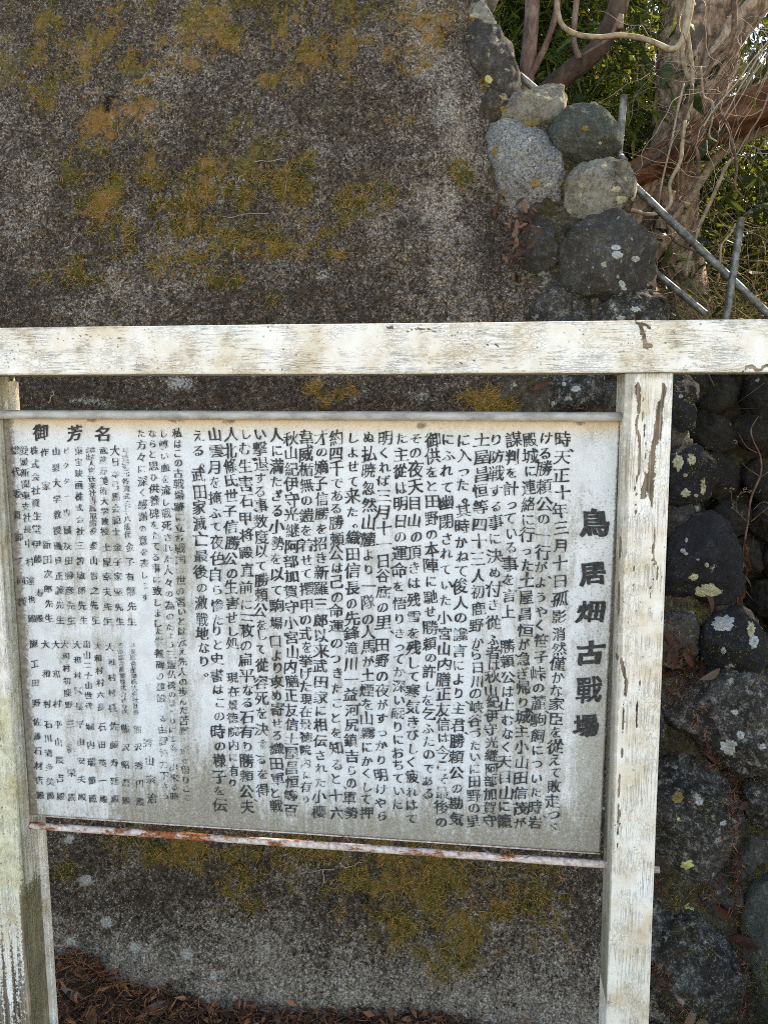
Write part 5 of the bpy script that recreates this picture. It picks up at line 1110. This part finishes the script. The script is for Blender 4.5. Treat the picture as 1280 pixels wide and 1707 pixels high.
# far woodland
def wood():
    X_ = lambda px, Y: Y*math.tan(math.atan((px-640)/F_PX)-YAW)
    spots = [(X_(720, 11), 11, 'broad dark evergreen far behind the concrete wall'), (X_(880, 12), 12, 'dark evergreen closing the view behind the bamboo on the left'), (X_(1090, 14), 14, 'evergreen beyond the sunlit bamboo with sky above'), (X_(1245, 13), 13, 'far evergreen right of the big trunk with sky above'), (X_(1400, 11), 11, 'evergreen beyond the right edge'), (X_(1215, 9), 9, 'low bushy evergreen behind the second railing post'), (X_(1290, 8), 8, 'low bushy evergreen at the right edge behind the railing')]
    spots += [(3.2, 3.9, 'added sun-blocking evergreen, unseen outside the view on the right'), (4.2, 3.2, 'second added sun-blocking evergreen, unseen outside the view on the right')]  # unseen trees added to keep sun spots off the stones
    for i, (x, Y, lab) in enumerate(spots):
        z0 = float(hz(np.array([x]), np.array([Y]))[0]); low = i in (5, 6); h = 1.3 if low else [8, 7.5, 2.4, 2.4, 5.0, 0, 0, 3.2, 3.4][i]
        r = treeroot('evergreen_tree', (x, Y, z0), lab); tube('trunk', [(x, Y, z0-.1), (x+.1, Y, z0+h*.5), (x, Y, z0+h)], [.12, .09, .03], M_CBARK, r, 8, .1, i)
        crown(r, 9000 if not low else 6000, [(x, Y, z0+h*q) for q in ((.15, .35, .5, .7, .85) if not low else (.2, .5, .7))], (1.1, .6, h*.12), .16, .05, M_CON, .5, .25, 70, .32, None, (1, 1, .8))
wood()

# ------------------------------------------------------------------ dead leaves, litter, weed
def leafmesh(name, seed, L=.05, W_=.02):
    rs = np.random.default_rng(seed); n = 7; t = np.linspace(0, 1, n); wd = W_*.5*np.sin(np.pi*t**.85)**.9; cu_ = rs.uniform(-.5, .5); fo = rs.uniform(.1, .5)
    V = []; 
    for i in range(n):
        x = L*t[i]; z = cu_*L*(t[i]-.5)**2*2+rs.normal()*.0008
        V += [(x, -wd[i], z+wd[i]*fo), (x, 0, z), (x, wd[i], z+wd[i]*fo*rs.uniform(.5, 1.5))]
    V = np.array(V)-[L/2, 0, 0]; F = []
    for i in range(n-1): a = i*3; F += [(a, a+3, a+4, a+1), (a+1, a+4, a+5, a+2)]
    me = bpy.data.meshes.new(name); me.from_pydata([tuple(v) for v in V], [], F); me.materials.append(M_DEAD); 
    at = me.attributes.new('tint', 'FLOAT', 'POINT'); tt = rs.random(); at.data.foreach_set('value', np.clip(tt+rs.normal(size=len(V))*.1, 0, 1).astype(np.float32))
    me.polygons.foreach_set('use_smooth', [True]*len(F)); return me
LM = [leafmesh('dead_leaf', i, random.uniform(.04, .062), random.uniform(.013, .022)) for i in range(9)]
def leaf_at(px, py, label, group, dist=None, size=1.0, face=None, drop=0.004):
    d = ray(px, py); h = scene_bvh.ray_cast(Vector(CAM), Vector(d))
    if h[0] is None: return
    o = bpy.data.objects.new('dead_leaf', random.choice(LM)); COL.objects.link(o)
    nrm = h[1] if h[1].dot(Vector(d)) < 0 else -h[1]
    nrm = (nrm+Vector((random.gauss(0, .35), random.gauss(0, .35)-.2, random.gauss(0, .35)+.3))).normalized()
    o.location = h[0]+nrm*(drop+random.uniform(0, .012)); q = nrm.to_track_quat('Z', 'X'); o.rotation_mode = 'QUATERNION'
    from mathutils import Quaternion
    o.rotation_quaternion = q@Quaternion((0, 0, 1), random.uniform(0, 6.28)); s = size*random.uniform(.75, 1.15); o.scale = (s, s, s); tag(o, label, 'dead leaf', group)
# surfaces that litter can lie on
litter_z = lambda x, y: .0
def litter_ground():
    xs = np.linspace(-1.6, 1.4, 240); ys = np.linspace(1.30, 2.02, 60); X, Y = np.meshgrid(xs, ys, indexing='ij')
    x0 = atY(150, 1640, 1.84)[0]
    Z = -.006+.02*fbm(X*9, Y*9, None, 3, 4)+.075*np.exp(-((X-(x0-.10))/.15)**2)*sstep(1.60, 1.85, Y)*(.8+.4*fbm(X*14, Y*14, None, 6, 3))+.03*sstep(1.7, 1.85, Y)*fbm(X*5, Y*5, None, 8, 2)
    tag(mesh_np('soil_bed', np.stack([X, Y, Z], -1).reshape(-1, 3), gridfaces(240, 60), M_SOIL), kind='structure')
    return X, Y, Z
GX, GY, GZ = litter_ground()
def mesh_bvh(names):
    vs, fs, k = [], [], 0
    for o in COL.objects:
        if o.type == 'MESH' and o.name.split('.')[0] in names:
            mw = Matrix.Translation(o.location+(o.parent.location if o.parent else Vector())); 
            vs += [mw@v.co for v in o.data.vertices]; fs += [tuple(i+k for i in p.vertices) for p in o.data.polygons]; k = len(vs)
    return BVHTree.FromPolygons(vs, fs)
scene_bvh = mesh_bvh({'stone', 'mortar_bed', 'soil_bed', 'hillside'})
def litter():
    b = MB(); n = 26000
    u = rng.random(n); X = rng.uniform(-1.55, 1.35, n); Y = rng.uniform(1.45, 1.93, n)
    from_i = np.clip(((X+1.6)/3.0*239).astype(int), 0, 239); from_j = np.clip(((Y-1.3)/.72*59).astype(int), 0, 59)
    Z = GZ[from_i, from_j]; P = np.stack([X, Y, Z+rng.uniform(0, .014, n)], -1); D = rdir(n); D[:, 2] = np.abs(D[:, 2])*.45
    V, F = blades(P, D, rdir(n), rng.uniform(.012, .05, n), rng.uniform(.0012, .0035, n), rng.uniform(-.6, .6, n)); b.add(V, F, np.repeat(rng.random(n), 5))
    n = 2600; X = rng.uniform(-1.55, 1.35, n); Y = rng.uniform(1.45, 1.92, n); i, j = np.clip(((X+1.6)/3.0*239).astype(int), 0, 239), np.clip(((Y-1.3)/.72*59).astype(int), 0, 59)
    P = np.stack([X, Y, GZ[i, j]+rng.uniform(.004, .018, n)], -1); D = rdir(n); D[:, 2] *= .35; S_ = rdir(n); S_[:, 2] *= .3
    V, F = blades(P, D, S_, rng.uniform(.03, .06, n), rng.uniform(.008, .018, n), rng.uniform(-.4, .4, n)); b.add(V, F, np.repeat(rng.random(n)**1.3, 5))
    xm = atY(170, 1650, 1.80)[0]
    for _ in range(330):
        x = random.gauss(xm, .16) if random.random() < .5 else random.uniform(-1.3, 1.2); y = random.uniform(1.62, 1.90)
        if x < -1.5: continue
        i, j = int(np.clip((x+1.6)/3.0*239, 0, 239)), int(np.clip((y-1.3)/.72*59, 0, 59)); z = GZ[i, j]+.012
        a = random.uniform(0, 6.28); P = []; tcol = random.uniform(.45, 1)
        for k in range(12): P.append((x, y, z+random.uniform(0, .004))); a += random.gauss(0, .25); x += .0065*math.cos(a); y += .0065*math.sin(a); z += random.gauss(0, .0015)
        P = np.array(P); V, F = tube_geo(P, .0007, 4, 0, 0, False); b.add(V, F, tcol)
        if random.random() < .75:
            T = np.gradient(P, axis=0); N_ = np.stack([-T[:, 1], T[:, 0], T[:, 2]], 1)
            for sg in (1, -1): V, F = blades(P, T*1.0+N_*sg*.9+rng.normal(size=P.shape)*.0015, np.tile([0, 0, 1.], (12, 1))+rdir(12)*.8, np.linspace(.012, .005, 12), .0022, .3); b.add(V, F, tcol)
    tag(b.build('leaf_litter', M_LITTER, None, False), 'brown litter of needles and leaves on the soil at the foot of the concrete', 'leaf litter', kind='stuff')
litter()
def joint_litter():
    """fine debris lodged in the joints of the masonry"""
    b = MB()
    def along(pts, n, w_, t0=.0, lift=.004, L=(.010, .035)):
        for _ in range(n):
            k = random.uniform(0, len(pts)-1.001); i = int(k); f = k-i; x = pts[i][0]*(1-f)+pts[i+1][0]*f+random.gauss(0, w_); y = pts[i][1]*(1-f)+pts[i+1][1]*f+random.gauss(0, w_)
            h = scene_bvh.ray_cast(Vector(CAM), Vector(ray(x, y)))
            if h[0] is None: continue
            d = rdir(1); V, F = blades(np.array([h[0]])+[[0, -lift, lift]], d, rdir(1), np.array([random.uniform(*L)]), np.array([random.uniform(.0012, .003)]), random.uniform(-.6, .6)); b.add(V, F, min(1, t0+random.random()*.9))
    along([(1155, 1170), (1170, 1230), (1190, 1270), (1215, 1290), (1225, 1340), (1222, 1400), (1225, 1450), (1222, 1490), (1228, 1540), (1240, 1600), (1235, 1660), (1245, 1710)], 1100, 6)
    along([(1110, 1030), (1130, 1090), (1150, 1140), (1120, 1160)], 300, 10); along([(1090, 1600), (1110, 1650), (1130, 1700)], 300, 10); along([(1085, 1460), (1120, 1500), (1180, 1500), (1200, 1470)], 260, 8)
    along([(862, 360), (875, 385), (865, 430), (872, 465), (880, 480)], 260, 6); along([(1095, 478), (1140, 500), (1175, 520)], 500, 8, .1)
    tag(b.build('joint_litter', M_LITTER, None, False), 'fine brown needles and shreds lodged in the joints between boulders', 'leaf litter', kind='stuff')
joint_litter()
G1 = 'dead leaves lodged between the concrete and the boulders'
for k in range(26): leaf_at(random.gauss(868, 12), 350+k*3.4, 'reddish dead leaf wedged in the cleft between concrete and pale granite boulder', G1, size=.8, drop=.055)
for p in [(842, 345), (848, 352), (880, 385), (888, 392), (878, 445), (886, 455), (876, 462), (868, 458)]: leaf_at(*p, 'reddish dead leaf wedged in the cleft between concrete and pale granite boulder', G1, size=.85, drop=.055)
for k in range(34): t = k/34; leaf_at(1092+90*t+random.gauss(0, 6), 480+45*t+random.gauss(0, 9), 'rusty dead leaf on the slope under the lower rail', 'dead leaves under the lower rail', size=.85)
for k in range(26): leaf_at(1130+random.gauss(0, 22), 1100+random.gauss(0, 22), 'dull brown dead leaf heaped on the ledge right of the white post', 'dead leaves heaped right of the post', size=1.05)
for p, q in zip([(1175, 1245), (1190, 1262), (1210, 1285), (1222, 1300), (1228, 1325), (1232, 1345), (1225, 1365)], ['topmost', 'second from top', 'third from top', 'middle', 'third from bottom', 'second from bottom', 'lowest']): leaf_at(*p, q+' brown leaf in the joint beside the big coarse boulder', 'leaves in the long joint', size=.9)
leaf_at(1205, 1515, 'long orange brown leaf pointing up out of the lower joint', None, size=1.5); leaf_at(1243, 1575, 'tan curled leaf beside the greenish boulder at right edge', None, size=1.4); leaf_at(1180, 1000, 'grey curled leaf under the black boulder', None, size=1.6); leaf_at(1150, 1695, 'tan leaf at the foot of the big round boulder', None, size=1.5)
leaf_at(1165, 1700, 'orange leaf at the bottom edge right of the post', None, size=1.3); leaf_at(902, 640, 'single orange pink leaf at the concrete edge just under the beam', None, size=1.3); leaf_at(1187, 1010, 'orange leaf in the heap under the black boulder', None, size=.9)
for x, y, q in [(112, 1690, 'broad leaf right against the left post foot'), (122, 1662, 'leaf highest on the litter mound by the left post'), (152, 1700, 'second broad leaf from the left post foot'), (182, 1690, 'leaf on the right flank of the litter mound'), (250, 1690, 'leaf where the litter mound meets the bare concrete'), (330, 1700, 'lone leaf on thin litter left of centre'),
                (402, 1700, 'broad leaf left of the pale upturned leaf'), (462, 1698, 'pale upturned leaf at the bottom edge'), (545, 1690, 'leaf under the hollow at the foot of the concrete'), (602, 1700, 'broad leaf at bottom centre'), (690, 1700, 'rightmost broad leaf at the bottom edge')]: leaf_at(x, y, q, 'broad dead leaves on the litter', size=1.5)
# needles and leaves lodged at the top of the concrete
wall_leaf = [(737, 50), (742, 42), (748, 58), (755, 62), (765, 60), (638, 258), (255, 298), (345, 425), (55, 188), (60, 165)]
for (px, py), lab in zip(wall_leaf, ['curled brown leaf highest on the orange needles', 'upper left curled leaf on the orange needles', 'lower left curled leaf on the orange needles', 'lowest curled leaf on the orange needles', 'right hand curled leaf on the orange needles']+['lone upright orange leaf on the bare concrete above the beam', 'small orange leaf in the golden moss', 'small round brown leaf low on the moss', 'tiny pinkish leaf at left on the bare concrete', 'tiny pale leaf at the left edge of the moss']):
    X, S = wxs(px, py); P = wpt(np.array([X]), np.array([S]), concrete_d(np.array([X]), np.array([S]))+.008)[0]
    o = bpy.data.objects.new('dead_leaf', random.choice(LM)); COL.objects.link(o); o.location = P; o.rotation_euler = (rad(60)+random.gauss(0, .4), random.gauss(0, .5), random.uniform(0, 6.28)); s = .75 if py < 70 else (.6 if px == 638 else .35); o.scale = (s, s, s)
    tag(o, lab, 'dead leaf', 'curled leaves at the top of the concrete' if py < 70 else None)

def masonry_moss():
    b = MB(); o = [c for c in sw.children if c.name.startswith('mortar')][0]; m = o.data; n = len(m.vertices); c = np.zeros(n*3); m.vertices.foreach_get('co', c); c = c.reshape(-1, 3)+np.array(sw.location)
    x, y = proj(c); front = (c-(W0+NW*-.10))@NW > -.03
    k = 26000; zone = .25+1.0*sstep(1120, 1300, y)+.5*np.exp(-((x-950)/40)**2-((y-310)/30)**2)
    w_ = np.where(front, zone*sstep(.40, .60, fbm(c[:, 0]*13, c[:, 2]*13, None, 5, 4)), 0); idx = rng.choice(n, k, p=w_/w_.sum())
    P = c[idx]+rng.normal(size=(k, 3))*.004; D = NW+rdir(k)*.9; t = np.clip(.42+rng.normal(size=k)*.17+(fbm(P[:, 0]*12, P[:, 2]*12, None, 71, 3)-.5)*.9, 0, 1)
    V, F = blades(P, D, rdir(k), rng.uniform(.005, .014, k), rng.uniform(.0012, .0025, k), .3); b.add(V, F, np.repeat(t*.8, 5))
    k = 26000; P = []; D = []   # on the shoulders of the stones
    allv = np.vstack([v for v, _ in BV]); w_ = sstep(.47, .62, fbm(allv[:, 0]*11, allv[:, 1]*11, allv[:, 2]*11, 6, 4))*(.15+sstep(1150, 1350, proj(allv)[1]))
    idx = rng.choice(len(allv), k, p=w_/w_.sum()); P = allv[idx]+rng.normal(size=(k, 3))*.006; ok = ((P-W0)@NW) > -.09; P = P[ok]; k = len(P)
    V, F = blades(P, NW*.7+rdir(k), rdir(k), rng.uniform(.004, .009, k), rng.uniform(.0012, .0022, k), .3); b.add(V, F, np.repeat(np.clip(rng.normal(.33, .15, k), 0, 1), 5))
    tag(b.build('moss', M_MOSS, None, False), 'dark golden moss in the joints and on the shoulders of the boulders', 'moss', kind='stuff')
masonry_moss()

# dry weed at the right edge
dwd = empty('dry_weed', atY(1225, 1010, 2.35)); tag(dwd, 'tall dry brown weed with shrivelled leaves in front of the dark cobbles at right', 'weed')
pxtube('stem', [(1228, 1010, 3), (1236, 930, 3.4), (1245, 880, 3.4), (1252, 830, 3.4), (1268, 790, 3.2), (1267, 760, 2.8), (1256, 735, 2.2), (1252, 715, 1.8), (1264, 694, 1.2)], 2.35, M_VINED, dwd, 7, .1, 3)
for pts in [[(1262, 755, 1.6), (1245, 745, 1.2), (1232, 725, .9)], [(1268, 795, 1.6), (1245, 780, 1.3), (1238, 772, 1)], [(1268, 795, 1.6), (1290, 780, 1.2)], [(1250, 875, 1.5), (1228, 850, 1.2), (1232, 825, 1.1), (1250, 818, .9)], [(1251, 870, 1.5), (1275, 850, 1.2), (1295, 835, 1)], [(1236, 860, 1.2), (1222, 845, 1), (1218, 815, .8)], [(1255, 850, 1.2), (1268, 838, 1), (1274, 836, 1)]]:
    pxtube('twig', pts, 2.35, M_VINED, dwd, 5, .1, 5)
b = MB()
for k in range(26):
    P = atY(1244+random.gauss(0, 7)-k*.6, 890+k*4.5, 2.35+random.gauss(0, .02)); V, F = blades(P[None], np.array([[random.gauss(0, .3), random.gauss(0, .3), -1]]), rdir(1), np.array([random.uniform(.04, .08)]), np.array([random.uniform(.006, .014)]), random.uniform(-.8, .8)); b.add(V, F, random.uniform(.3, .9))
b.build('withered_leaves', M_DEAD, dwd, False)
b = MB()
for (x, y) in [(1226, 735), (1222, 846), (1218, 815), (1250, 818), (1274, 836), (1232, 830), (1224, 838), (1240, 818), (1238, 855)]:
    for _ in range(9): V, F = blades(atY(x+random.gauss(0, 2), y+random.gauss(0, 2), 2.35)[None], rdir(1), rdir(1), np.array([.008]), np.array([.003]), .2); b.add(V, F, random.random())
tag(b.build('seed_heads', M_STRAW, dwd, False), kind='stuff')
